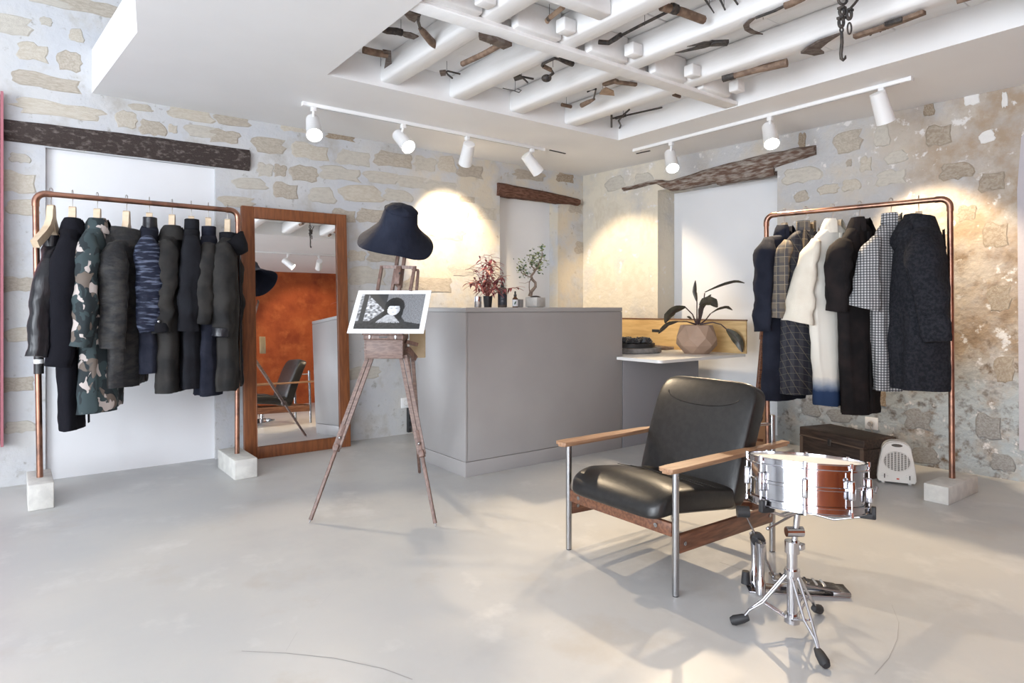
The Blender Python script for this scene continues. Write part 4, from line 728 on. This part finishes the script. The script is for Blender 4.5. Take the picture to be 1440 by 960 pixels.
big_leaf([(973, 449, -.05), (969, 446, -.06), (966, 445, -.06)], .010, 0, None)
# ================================================================== ARMCHAIR (faces the side window)
t = thing('lounge_armchair', (2.30, 1.87, 0), 'black leather lounge armchair with steel legs and teak arms', 'armchair')
FLx, FRx, RRx, RLx = (1.958, 2.170), (1.965, 1.573), (2.675, 1.600), (2.668, 2.150)
for (x, y), zt in ((FLx, .475), (FRx, .475), (RRx, .615), (RLx, .615)):
    l = part('leg', B().tube([(x, y, .004), (x, y, zt)], .0135, 16), steel_m, t); part('foot_cap', B().tube([(x, y, 0), (x, y, .006)], .0115, 12), rubber_m, l)
for y, s in ((2.17, 1), (1.575, -1)):
    out = [(-.415, .020), (-.405, .032), (-.36, .036), (-.10, .034), (.14, .026), (.19, .014), (.40, .014), (.425, .020)]
    poly = [(2.315+x, y+w) for x, w in out]+[(2.315+x, y-w) for x, w in out[::-1]]
    b = B().prism(poly, .012, Matrix.Translation((0, 0, .489))); poly2 = [(2.315+x*.985, y+w*.7) for x, w in out]+[(2.315+x*.985, y-w*.7) for x, w in out[::-1]]; b.prism(poly2, .010, Matrix.Translation((0, 0, .479)))
    part('armrest', b, arm_m, t, ang=30)
part('front_rail', B().bar((1.962, 2.157, .248), (1.967, 1.588, .248), .020, .052, bev=.003), walnut_m, t)
part('rear_rail', B().bar((2.665, 2.140, .19), (2.670, 1.612, .19), .020, .052, bev=.003), walnut_m, t)
for a, c in ((FLx, RLx), (FRx, RRx)):
    r = part('side_rail', B().bar((a[0]+.013, a[1], .196), (c[0]-.012, c[1], .172), .022, .070, bev=.003), walnut_m, t)
    for f in (.06, .94):
        q = Vector((a[0]+(c[0]-a[0])*f, a[1]+(c[1]-a[1])*f-.011, .196-.024*f)); part('bolt', B().tube([q, q+Vector((0, -.004, 0))], .008, 12), steel_m, r)
for y in (2.10, 1.66): part('bolt', B().tube([(1.952, y, .25), (1.9505, y, .25)], .009, 12), steel_m, t)
def seat_fn(p):
    x, y, z = p; f = x/.27
    if f < -.45: z -= .055*((-f-.45)/.55)**2*(1 if z > -.02 else .55)
    z += .012*math.sin((f+1)*1.6)*(1-(y/.27)**2)*(1 if z > 0 else 0) - .010*math.exp(-((f-.45)/.25)**2)*(1 if z > 0 else 0)
    return Vector((x, y, z))
SM = Matrix.Translation((2.185, 1.87, .312)) @ Matrix.Rotation(math.radians(8), 4, 'Y')
s = part('seat_cushion', sell(B(), SM, (.275, .262, .054), .32, .22, 56, 24, seat_fn), leather_m, t, ang=80)
b = B()
for x in (.02, .11):
    b.tube([SM @ (seat_fn(Vector((x, y, .0535)))+Vector((0, 0, .001))) for y in [-.24+.04*i for i in range(13)]], .0016, 5)
part('seam', b, leather_m, s)
def back_fn(p):
    x, y, z = p; return Vector((x+.03*(z/.28)**2*(1 if z > 0 else .3)+.014*(1-(y/.28)**2)*(-1 if x < 0 else .2), y, z))
BM_ = Matrix.Translation((2.505, 1.87, .49)) @ Matrix.Rotation(math.radians(20), 4, 'Y')
k_ = part('back_cushion', sell(B(), BM_, (.05, .270, .285), .28, .22, 48, 32, back_fn), leather_m, t, ang=80)
part('seam', B().tube([BM_ @ (back_fn(Vector((-.0505, .20*math.cos(a*PI/14), .20-.055*math.sin(a*PI/14))))) for a in range(15)], .0016, 5), leather_m, k_)
for y, s in ((1.60, 1), (2.15, -1)): part('pivot_pin', B().tube([(2.675, y, .575), (2.60, y+.03*s, .575)], .007, 10), steel_m, t)
for y in (1.68, 2.06): part('under_bracket', B().bar((2.30, y, .262), (2.62, y, .20), .03, .03), walnut_m, t)
# ================================================================== EASEL, PRINT, HAT
e_ = Vector((.68, .74, 0)).normalized(); w_ = Vector((e_.y, -e_.x, 0)); UP = Vector((0, 0, 1)); EM = lambda c: Matrix((w_, e_, UP)).transposed().to_4x4() if c is None else Matrix.Translation(c) @ Matrix((w_, e_, UP)).transposed().to_4x4()
bc = at_d(543, 490, 3.55); t = thing('easel', (bc.x, bc.y, 0), 'dark wooden tripod sketching easel holding the portrait print', 'easel')
bx = part('paint_box', B().box(None, (.215, .10, .105), 0, .003, EM(bc)), easel_light, t)
b = B()
for sx in (-1, 1):
    for k in range(6): b.box(None, (.010, .003, .009), 0, 0, EM(bc+w_*(sx*.103)-e_*.0505+UP*(-.043+.017*k)))
part('dovetail', b, easel_m, bx)
part('box_lid', B().box(None, (.225, .11, .028), 0, .003, EM(bc+UP*.066)), easel_m, t)
part('ledge', B().box(None, (.225, .030, .022), 0, .002, EM(bc-e_*.062+UP*.088)), easel_m, t)
for sx in (-.075, .07): part('clasp', B().box(None, (.010, .006, .024), 0, .001, EM(bc+w_*sx-e_*.058+UP*.068)), steel_m, t)
part('handle_slot', B().box(None, (.045, .004, .006), 0, 0, EM(bc-e_*.0555+UP*.066)), black_m, t)
def easel_leg(top, foot, k=.55, side=None):
    top = Vector(top); foot = Vector(foot); d = (foot-top); s = (side or w_)
    j = top+d*k; j2 = top+d*(k-.14)
    l = part('leg', B().bar(top+s*.013, j+s*.012, .011, .020, s).bar(top-s*.013, j-s*.012, .011, .020, s), easel_light, t)
    part('leg_extension', B().bar(j2, foot-d.normalized()*.015, .016, .018, s, .003), easel_m, l)
    part('clamp', B().bar(j-d.normalized()*.02, j+d.normalized()*.015, .042, .028, s, .003), easel_m, l); part('screw', B().sph(j-d.normalized()*.06-e_*.014, .008, 8, 6), steel_m, l)
    part('spike', B().tube([foot-d.normalized()*.02, foot], [.006, .002], 8), steel_m, l)
easel_leg(bc-w_*.085-UP*.045-e_*.02, (1.139, 3.232, 0), .57)
easel_leg(bc+w_*.10-UP*.035-e_*.02, (1.628, 2.797, 0), .60)
easel_leg(bc+w_*.12+e_*.06-UP*.03, (2.06, 3.75, 0), .62)
m0 = at_d(546, 470, 3.56); m1 = at_d(567, 345, 3.70); md = (m1-m0).normalized()
part('mast', B().bar(m0-w_*.020, m1-w_*.020, .024, .016, w_), easel_m, t); part('mast', B().bar(m0+w_*.020, m1+w_*.020, .024, .016, w_), easel_m, t)
part('mast_clamp', B().bar(at_d(560, 402, 3.63), at_d(563, 377, 3.66), .075, .03, w_, .003), easel_m, t); q = at_d(562, 384, 3.61); part('clamp_knob', B().sph(q, .007, 10, 6), black_m, t)
part('cross_frame', B().bar(at_d(531, 408, 3.60), at_d(537, 374, 3.66), .016, .016, w_).bar(at_d(537, 375, 3.66), at_d(585, 376, 3.62), .016, .018).bar(at_d(583, 376, 3.62), at_d(577, 408, 3.56), .016, .016, w_), easel_m, t)
part('cross_frame', B().bar(at_d(588, 380, 3.70), at_d(585, 420, 3.64), .014, .014, w_).bar(at_d(588, 380, 3.70), at_d(580, 378, 3.72), .014, .014), easel_m, t)
q = at_d(587, 483, 3.74); part('palette_board', B().box(None, (.095, .012, .165), 0, .005, EM(q)), tan_m, t, label='tan palette board behind the box')
part('hinge_bracket', B().bar(bc+w_*.11+UP*.04, bc+w_*.16+e_*.05+UP*.02, .03, .02).bar(bc+w_*.12+UP*.0, bc+w_*.15+e_*.06-UP*.06, .02, .03), easel_m, t)
pb = at_d(541.5, 468.5, 3.40); up_ = (e_*.19+UP*.235).normalized(); nn = w_.cross(up_)
PW, PH = .418, .297; PM = Matrix((w_, up_, nn)).transposed().to_4x4(); PM.translation = pb+up_*(PH/2)
t = thing('portrait_print', None, 'black and white portrait print with a white border on the easel', 'print', 0, None, PM)
part('sheet', B().box((0, 0, 0), (PW, PH, .004)), mat('paper_white', (.82, .82, .82), .6), t, True)
gx, gy = 120, 84; IW, IH = PW-.056, PH-.054; vs = []; cols = []
def smooth(a, c, x): x = max(0, min(1, (x-a)/(c-a))); return x*x*(3-2*x)
def pic(u, v):
    """a seated woman with a black fringe and pale collar before a dark corner; u right, v up"""
    h = noise.noise(Vector((u*90, v*62, 0))); g2 = noise.noise(Vector((u*24, v*18, 4)))
    c = .20+.22*h+.05*(u-.6)                                               # speckled wall on the right
    dia = .30+(1-v)*0
    if u < .30+.17*(v < 0):
        c = .10
    xl = .06+.03*v; xr = .10+.34*max(0, 1-abs((v-.50)/.50))
    if u < .42:
        c = .045
        if .12 < u < .12+.29*(1-abs(v-.52)/.44) and v > .08: c = .38+.45*max(-.6, g2*1.6)   # bright patterned triangle
        if u < .05: c = .30+.4*g2
    if v < .22-.02*u and u < .94-.25*(v/.2): c = .055+.02*g2
    if v < .26-.30*abs(u-.5)**1.3 or (v < .60 and abs(u-.52) < .28*(.62-v)/.62+.05): c = .035+.02*g2      # dark coat and shoulders
    hr = (u-.555)**2/.150**2+(v-.66)**2/.235**2
    if hr < 1 or (abs(u-.56+.05*(.6-v)) < .150 and .26 < v < .66): c = .012+.022*abs(h)*(1.4 if hr > .5 else .5)      # long black hair
    if v < .40 and abs(u-.50-.05*(v-.3)) < .05+.62*(.40-v) and v > .165+.06*abs(h): c = .40+.16*g2+.08*h              # pale ruffled collar
    fu = (u-.552)/.094; fv = (v-.545)/.165
    if fu*fu+fv*fv < 1 and v < .655-.02*abs(h):
        c = .80-.34*smooth(.15, .95, fu)-.12*smooth(.5, 1, -fv)+.03*g2
        for ex in (-.42, .40):
            q = ((fu-ex)/.25)**2+((fv-.22)/.10)**2; c -= .50*math.exp(-q)
            q = ((fu-ex)/.30)**2+((fv-.47)/.06)**2; c -= .25*math.exp(-q)
        c -= .22*math.exp(-((fu-.06)/.10)**2-((fv+.12)/.16)**2)+.45*math.exp(-((fu+.02)/.27)**2-((fv+.47)/.085)**2)
    return max(.01, c)
for j in range(gy+1):
    for i in range(gx+1):
        vs.append(((i/gx-.5)*IW, (j/gy-.5)*IH, .0026)); cols.append(pic(i/gx, j/gy))
pmat = bpy.data.materials.new('photo_print'); pmat.use_nodes = True; nt = pmat.node_tree; a = nt.nodes.new('ShaderNodeVertexColor'); a.layer_name = 'ink'; nt.links.new(a.outputs[0], nt.nodes['Principled BSDF'].inputs['Base Color']); nt.nodes['Principled BSDF'].inputs['Roughness'].default_value = .45
o = part('picture', B().add(vs, [[j*(gx+1)+i, j*(gx+1)+i+1, (j+1)*(gx+1)+i+1, (j+1)*(gx+1)+i] for j in range(gy) for i in range(gx)]), pmat, t, True)
ca = o.data.color_attributes.new('ink', 'FLOAT_COLOR', 'POINT')
for k, c in enumerate(cols): ca.data[k].color = (c*.97, c, c*1.06, 1)
hc = at_d(561, 317, 3.70); HM = Matrix.Translation(hc) @ Matrix.Rotation(math.radians(15), 4, FW) @ Matrix.Rotation(math.radians(27), 4, RT)
hat_m = cloth('navy_canvas', (.014, .017, .030), c2=(.020, .024, .040), sc=8, bump=.4, bsc=30); b = B()
prof = [(.0, .118), (.045, .117), (.078, .110), (.092, .095), (.100, .06), (.108, .022), (.120, -.006), (.150, -.042), (.190, -.082), (.222, -.110), (.219, -.113), (.150, -.048), (.116, -.010), (.102, .022), (.093, .07)]
n = 48; vs = []
for r, z in prof:
    for k in range(n):
        a = 2*PI*k/n; f = max(0, (r-.11)/.09); q = 1+.05*f*math.sin(2*a+.6); zz = z+f*(.010*math.sin(3*a+1.2)+.010*math.sin(2*a)); vs.append(HM @ (Vector((r*q*math.cos(a), r*q*math.sin(a), zz))+noise.noise_vector(Vector((math.cos(a)*2, math.sin(a)*2, z*16)))*.005*(r > .001)))
b.add(vs, [[i*n+k, i*n+(k+1) % n, (i+1)*n+(k+1) % n, (i+1)*n+k] for i in range(len(prof)-1) for k in range(n)])
lo = min(v.z for v in vs); t = thing('bucket_hat', (hc.x, hc.y, lo), 'dark navy bucket hat set on top of the easel mast', 'hat'); part('hat_body', b, hat_m, t, ang=80)
part('crown_seam', B().tube([HM @ Vector((.0955*math.cos(a*PI/12), .0955*math.sin(a*PI/12), .094)) for a in range(24)], .0025, 5, True), hat_m, t)
# ================================================================== SNARE DRUM, STAND, PEDAL
dc = at_d(1133, 676, 2.17); DM = Matrix.Translation(dc) @ Matrix.Rotation(math.radians(3), 4, FW) @ Matrix.Rotation(math.radians(-6.5), 4, RT)
base_rot = Matrix.Rotation(AZ-PI/2, 4, 'Z'); DM = DM @ base_rot
t = thing('snare_drum', None, 'chrome snare drum on the tripod stand in front of the armchair', 'drum', 0, None, DM)
SR = .176; hh = .064
part('shell', B().lathe([(SR, -hh), (SR, -.006), (SR+.003, -.004), (SR+.003, .004), (SR, .006), (SR, hh)], 72, cap=False), chrome_m, t, True)
for z, s in ((hh, 1), (-hh, -1)):
    part('hoop', B().lathe([(SR+.003, z-.010*s), (SR+.014, z-.010*s), (SR+.014, z-.006*s), (SR+.008, z-.004*s), (SR+.008, z+.010*s), (SR+.012, z+.012*s), (SR+.012, z+.014*s), (SR+.004, z+.014*s), (SR+.003, z-.010*s)], 72, cap=False), chrome_m, t, True)
    part('drum_head', B().lathe([(.001, z+.004*s), (SR+.002, z+.004*s)], 60, cap=False), mat('drum_head', (.80, .80, .78), .5), t, True)
for k in range(8):
    a = 2*PI*k/8+.34; d = Vector((math.cos(a), math.sin(a), 0)); M = Matrix.Rotation(a, 4, 'Z')
    l = part('lug', B().box(None, (.020, .018, .062), 0, .006, M @ Matrix.Translation((SR+.011, 0, 0))), chrome_m, t, True)
    part('tension_rod', B().tube([d*(SR+.012)+Vector((0, 0, -.07)), d*(SR+.012)+Vector((0, 0, .07))], .0034, 8).tube([d*(SR+.012)+Vector((0, 0, .066)), d*(SR+.012)+Vector((0, 0, .082))], .0055, 6).tube([d*(SR+.012)+Vector((0, 0, -.066)), d*(SR+.012)+Vector((0, 0, -.082))], .0055, 6), chrome_m, l, True)
a = -.62; d = Vector((math.cos(a), math.sin(a), 0)); part('throw_off', B().box(None, (.022, .030, .050), 0, .005, Matrix.Rotation(a, 4, 'Z') @ Matrix.Translation((SR+.014, 0, -.02))).tube([d*(SR+.03)+Vector((0, 0, -.01)), d*(SR+.045)+Vector((.0, .02, .005))], .005, 8), chrome_m, t, True)
part('vent', B().lathe([(.001, .003), (.008, .003), (.008, 0)], 12, Matrix.Rotation(-1.3, 4, 'Z') @ Matrix.Translation((SR, 0, .03)) @ Matrix.Rotation(PI/2, 4, 'Y')), steel_m, t, True)
sc_ = Vector((2.05, 1.154, 0)); t = thing('snare_stand', sc_, 'chrome tripod snare stand with black rubber feet', 'drum stand')
tt = sc_+Vector((0, 0, .31))
part('base_tube', B().tube([sc_+UP*.045, tt], .017, 18), chrome_m, t); part('collar', B().tube([tt-UP*.035, tt+UP*.004], .024, 16).box(None, (.03, .02, .02), 0, .003, Matrix.Translation(tt+RT*.028-UP*.015)), chrome_m, t)
tl_ = sc_+RT*.008+UP*.345; part('tilter', B().tube([tl_-RT*.028, tl_+RT*.028], .017, 14).tube([tl_-UP*.03, tl_+RT*.01+UP*.06], .010, 12), chrome_m, t)
hub = tl_+RT*.018+UP*.075; bot = DM @ Vector((0, 0, -hh-.014)); part('basket_hub', B().tube([hub-UP*.014, hub+UP*.014], .020, 14), black_m, t)
part('upper_rod', B().tube([tl_+RT*.006, hub+UP*.06], .009, 12), chrome_m, t)
part('tilt_handle', B().tube([hub-UP*.005, hub-RT*.11-UP*.055-FW*.02], [.005, .0035], 8).sph(hub-RT*.115-UP*.057-FW*.02, .007, 8, 6), steel_m, t)
for a in (math.radians(205), math.radians(330), math.radians(85)):
    dl = DM.to_3x3() @ Vector((math.cos(a), math.sin(a), 0)); e = DM @ Vector(((SR+.012)*math.cos(a), (SR+.012)*math.sin(a), -hh-.024)); mid = hub.lerp(e, .5)-UP*.02
    s_ = Vector((-dl.y, dl.x, 0))*.010
    arm = part('basket_arm', B().tube([hub+s_, mid+s_, e], .0045, 8).tube([hub-s_, mid-s_, e], .0045, 8), chrome_m, t)
    part('rubber_grip', B().bar(e-dl*.035, e+dl*.018, .018, .018, bev=.003).bar(e+dl*.012-UP*.008, e+dl*.012+UP*.032, .018, .014, dl, .003), rubber_m, arm)
for fx, fy in ((1.957, 1.293), (1.945, .999), (2.246, 1.170)):
    foot = Vector((fx, fy, .013)); hi = sc_+UP*.20; lo_ = sc_+UP*.055; d = (foot-sc_); d.z = 0; d.normalize(); s_ = Vector((-d.y, d.x, 0))
    kk = hi.lerp(foot, .55); nk = hi.lerp(foot, .80)+UP*.012
    L_ = part('leg', B().tube([hi+s_*.011+d*.018, kk+s_*.012, nk+s_*.003, foot], .0046, 8).tube([hi-s_*.011+d*.018, kk-s_*.012, nk-s_*.003, foot], .0046, 8), chrome_m, t)
    part('brace', B().tube([lo_+s_*.010+d*.016, kk+s_*.008], .004, 8).tube([lo_-s_*.010+d*.016, kk-s_*.008], .004, 8), chrome_m, L_)
    f0 = foot-d*.03+UP*.022; f1 = foot+d*.028; part('rubber_foot', B().tube([f0, f0.lerp(f1, .3), f0.lerp(f1, .8), f1], [.010, .015, .017, .012], 10), rubber_m, L_)
for z in (.205, .055): part('leg_bracket', B().tube([sc_+UP*(z-.014), sc_+UP*(z+.014)], .026, 8), chrome_m, t)
pa = Vector((2.27, 1.42, 0)); pe = Vector((2.50, 1.19, 0)); pd = (pe-pa).normalized(); ps = Vector((-pd.y, pd.x, 0))
t = thing('drum_pedal', (pa+pe)/2, 'chrome bass drum foot pedal on the floor behind the snare stand', 'drum pedal')
part('base_plate', B().bar(pa-pd*.04+UP*.004, pe+UP*.004, .085, .006, bev=.001), chrome_m, t); part('foot_board', B().bar(pa+pd*.05+UP*.052, pe-pd*.03+UP*.022, .075, .008, bev=.002), steel_m, t)
b = B()
for k in range(6): c = (pa+pd*(.09+.03*k)+UP*(.055-.0033*k)); b.bar(c-ps*.028, c+ps*.028, .008, .005)
part('tread', b, chrome_m, t); part('heel_plate', B().bar(pe-pd*.06+UP*.014, pe+pd*.005+UP*.014, .085, .016, bev=.003), steel_m, t)
for s in (-1, 1): part('post', B().tube([pa+ps*.05*s+UP*.005, pa+ps*.05*s+UP*.05, pa+ps*.05*s+UP*.06, pa+ps*.05*s+UP*.14, pa+ps*.05*s+UP*.20], [.020, .018, .013, .014, .020], 14), chrome_m, t)
part('axle', B().tube([pa-ps*.075+UP*.195, pa+ps*.075+UP*.195], .008, 10), steel_m, t); part('cam', B().tube([pa-ps*.012+UP*.195, pa+ps*.012+UP*.195], .026, 16), black_m, t)
part('chain', B().tube([pa+pd*.026+UP*.195, pa+pd*.03+UP*.12, pa+pd*.06+UP*.055], .005, 6), steel_m, t)
part('beater_shaft', B().tube([pa+UP*.195, pa-pd*.05+UP*.30], .004, 8), steel_m, t); bt = pa-pd*.052+UP*.30; part('beater_head', B().tube([bt-pd*.025, bt+pd*.02], .022, 16), black_m, t)
part('spring', B().tube([pa+ps*.075+UP*(.19-.0022*i)+Vector((math.cos(i*1.3), math.sin(i*1.3), 0))*.007 for i in range(56)], .0018, 5), steel_m, t)
part('rubber_block', B().tube([pa-pd*.04+ps*.02+UP*.012, pa-pd*.04+ps*.02+UP*.06], [.018, .014], 12), rubber_m, t)
# ================================================================== TRUNK, HEATER, SOCKETS, GUITAR
q0 = Vector((4.235, 1.905, 0)); q1 = Vector((4.372, 2.40, 0)); dl = (q1-q0).normalized(); dn = Vector((dl.y, -dl.x, 0)); LN = (q1-q0).length; DP = .285; HT = .255
TMx = Matrix((dl, dn, UP)).transposed().to_4x4(); TMx.translation = q0+dl*LN/2+dn*DP/2
chest_m = mat('trunk_wood', (.032, .020, .015), .6, c2=(.065, .04, .028), sc=8, stretch=(1, 8, 8), bump=.2, bsc=60)
t = thing('storage_chest', None, 'dark brown wooden chest with a lid on the floor under the right rack', 'chest', 0, None, TMx)
part('body', B().box((0, 0, .095), (LN, DP, .19), bev=.004), chest_m, t, True); part('lid', B().box((0, 0, .224), (LN+.008, DP+.008, .062), bev=.006), chest_m, t, True)
part('clasp', B().box((.0, -DP/2-.006, .19), (.03, .008, .045), bev=.002), tool_iron, t, True)
for sx in (-1, 1): part('corner_strip', B().box((sx*(LN/2-.012), -DP/2-.001, .095), (.026, .006, .19)), mat('trunk_edge', (.13, .085, .06), .6), t, True)
part('lid_strip', B().box((0, -DP/2-.005, .199), (LN, .006, .010)), bpy.data.materials['trunk_edge'], t, True)
h0 = Vector((4.296, 1.735, 0)); hx = (Vector((4.338, 1.650, 0))-Vector((4.254, 1.820, 0))).normalized(); hy = Vector((-hx.y, hx.x, 0)); HMx = Matrix((hx*1.2, hy, UP)).transposed().to_4x4(); HMx.translation = h0+hy*.05
hp = mat('heater_plastic', (.74, .71, .66), .4); t = thing('fan_heater', None, 'small cream upright fan heater on the floor by the dark chest', 'heater', 0, None, HMx)
def arch(w0, w1, h, n=14, z0=.012):
    P = [(-w0*.92, z0), (w0*.92, z0), (w0, z0+.015)]
    P += [(w0+(w1-w0)*f**1.6, z0+.015+(h*.66)*f) for f in [i/6 for i in range(1, 7)]]
    c = z0+.015+h*.66; r = h*.34-.015
    P += [(w1*math.cos(a)**.8 if math.cos(a) > 0 else -w1*abs(math.cos(a))**.8, c+r*math.sin(a)**.9) for a in [PI*i/n for i in range(1, n)]]
    return P+[(-(w0+(w1-w0)*f**1.6), z0+.015+(h*.66)*f) for f in [i/6 for i in range(6, -1, -1)]]
XZ = Matrix(((1, 0, 0, 0), (0, 0, 1, 0), (0, 1, 0, 0), (0, 0, 0, 1)))
part('housing', B().prism(arch(.088, .068, .256), .07, XZ), hp, t, True, ang=30); part('front_shell', B().prism(arch(.084, .064, .248, z0=.016), .022, Matrix.Translation((0, -.045, 0)) @ XZ), hp, t, True, ang=30)
disc = lambda r, y0, y1, x, z, n=28: B().tube([(x, y0, z), (x, y1, z)], r, n)
part('handle_opening', B().sph((0, -.0555, .244), (.026, .004, .010), 16, 8), mat('heater_dark', (.10, .085, .07), .7), t, True)
part('grille_back', disc(.060, -.052, -.058, 0, .145, 36), bpy.data.materials['heater_dark'], t, True)
b = B().tube([(.061*math.cos(a*PI/18), -.058, .145+.061*math.sin(a*PI/18)) for a in range(36)], .0028, 6, True)
for x in (-.045, -.030, -.015, 0, .015, .030, .045): hz = math.sqrt(.060**2-x*x); b.tube([(x, -.0595, .145-hz), (x, -.0595, .145+hz)], .0026, 6)
for k in range(-8, 9): z = k*.0066; hx_ = math.sqrt(.060**2-z*z); b.tube([(-hx_, -.0588, .145+z), (hx_, -.0588, .145+z)], .0014, 5)
part('grille', b, hp, t, True)
for x in (-.056, .056): k = part('knob', disc(.019, -.052, -.062, x, .052, 20), hp, t, True); part('pointer', B().box((x, -.063, .052), (.005, .004, .026), .0).box((x, -.0615, .052), (.033, .001, .001)), bpy.data.materials['heater_dark'], k, True)
part('indicator', B().box((.004, -.0565, .038), (.012, .003, .008)), mat('heater_red', (.55, .06, .03), .4), t, True)
for x in (-.06, .06): part('foot', B().tube([(x, -.02, 0), (x, -.02, .014)], .009, 10), hp, t, True)
for nm, M, lb in (('a', Matrix.Translation(on_right(1226, 595)) @ MRt, 'white wall socket above the dark wooden chest'), ('b', Matrix.Translation(on_y(570, 566, YL)) @ ML, 'small white wall socket behind the easel near the counter')):
    t = thing('wall_socket', None, lb, 'socket', 0, None, M)
    part('plate', B().box((0, 0, .006), (.088, .088, .012), bev=.003), lamp_white, t, True); part('insert', B().lathe([(.001, .009), (.018, .009), (.021, .0135), (.024, .013)], 18, cap=False), hp, t, True)
    if nm == 'a': part('plug', B().tube([(0, 0, .012), (0, 0, .045)], .016, 12).tube([(0, 0, .04), (.01, -.03, .05), (.03, -.08, .04), (.05, -.13, .03)], .003, 6), bpy.data.materials['ceramic_grey'], t, True)
p = on_y(574, 590, YL)-Vector((0, .03, 0)); t = thing('power_strip', (p.x, p.y, p.z-.10), 'narrow black power strip fixed upright on the wall beside the counter', 'power strip')
part('case', B().box((p.x, p.y+.012, p.z), (.035, .034, .21), bev=.004), black_m, t)
for k in range(3): part('outlet', B().tube([(p.x, p.y-.006, p.z-.06+.06*k), (p.x, p.y-.008, p.z-.06+.06*k)], .012, 12), mat('outlet_grey', (.06, .06, .065), .5), t)
g0 = at_d(1058, 612, 4.78); g0.z = .16; g1 = at_d(1072, 455, 4.86); gd = (g1-g0).normalized(); gn = (-FW*.92+RT*.1); gn = (gn-gd*gn.dot(gd)).normalized(); gs = gd.cross(gn)*-1
GM = Matrix((gs, gd, gn)).transposed().to_4x4(); GM.translation = g0
t = thing('acoustic_guitar', (g0.x, g0.y, 0), 'brown acoustic guitar leaning in the niche behind the armchair', 'guitar')
pr = []
for i in range(40):
    a = 2*PI*i/40; y = math.sin(a); x = math.cos(a)*(.165 if y < .1 else .125)*(1-.18*math.exp(-((y-.15)/.25)**2)); pr.append((x, y*.22+.05))
part('body', B().prism(pr, .085, GM), mat('guitar_body', (.16, .075, .04), .35, c2=(.11, .05, .028), sc=6), t, ang=30)
part('soundboard', B().prism([(x*.96, .05+(y-.05)*.96) for x, y in pr], .006, GM @ Matrix.Translation((0, 0, .045))), mat('guitar_top', (.34, .19, .10), .35), t, ang=30)
part('sound_hole', B().lathe([(.001, .0485), (.045, .0485), (.045, .047)], 20, GM @ Matrix.Translation((0, .12, 0))), black_m, t)
part('neck', B().box(None, (.048, .46, .03), 0, .006, GM @ Matrix.Translation((0, .48, .045))), walnut_m, t); b = B()
for k in range(13): b.box(None, (.049, .0025, .004), 0, 0, GM @ Matrix.Translation((0, .28+.032*k, .062)))
part('frets', b, steel_m, t); part('headstock', B().box(None, (.065, .15, .018), 0, .004, GM @ Matrix.Translation((0, .775, .04))), walnut_m, t)
part('bridge', B().box(None, (.12, .02, .01), 0, .002, GM @ Matrix.Translation((0, -.04, .05))), walnut_m, t)
p = at_d(1098, 598, 4.5)
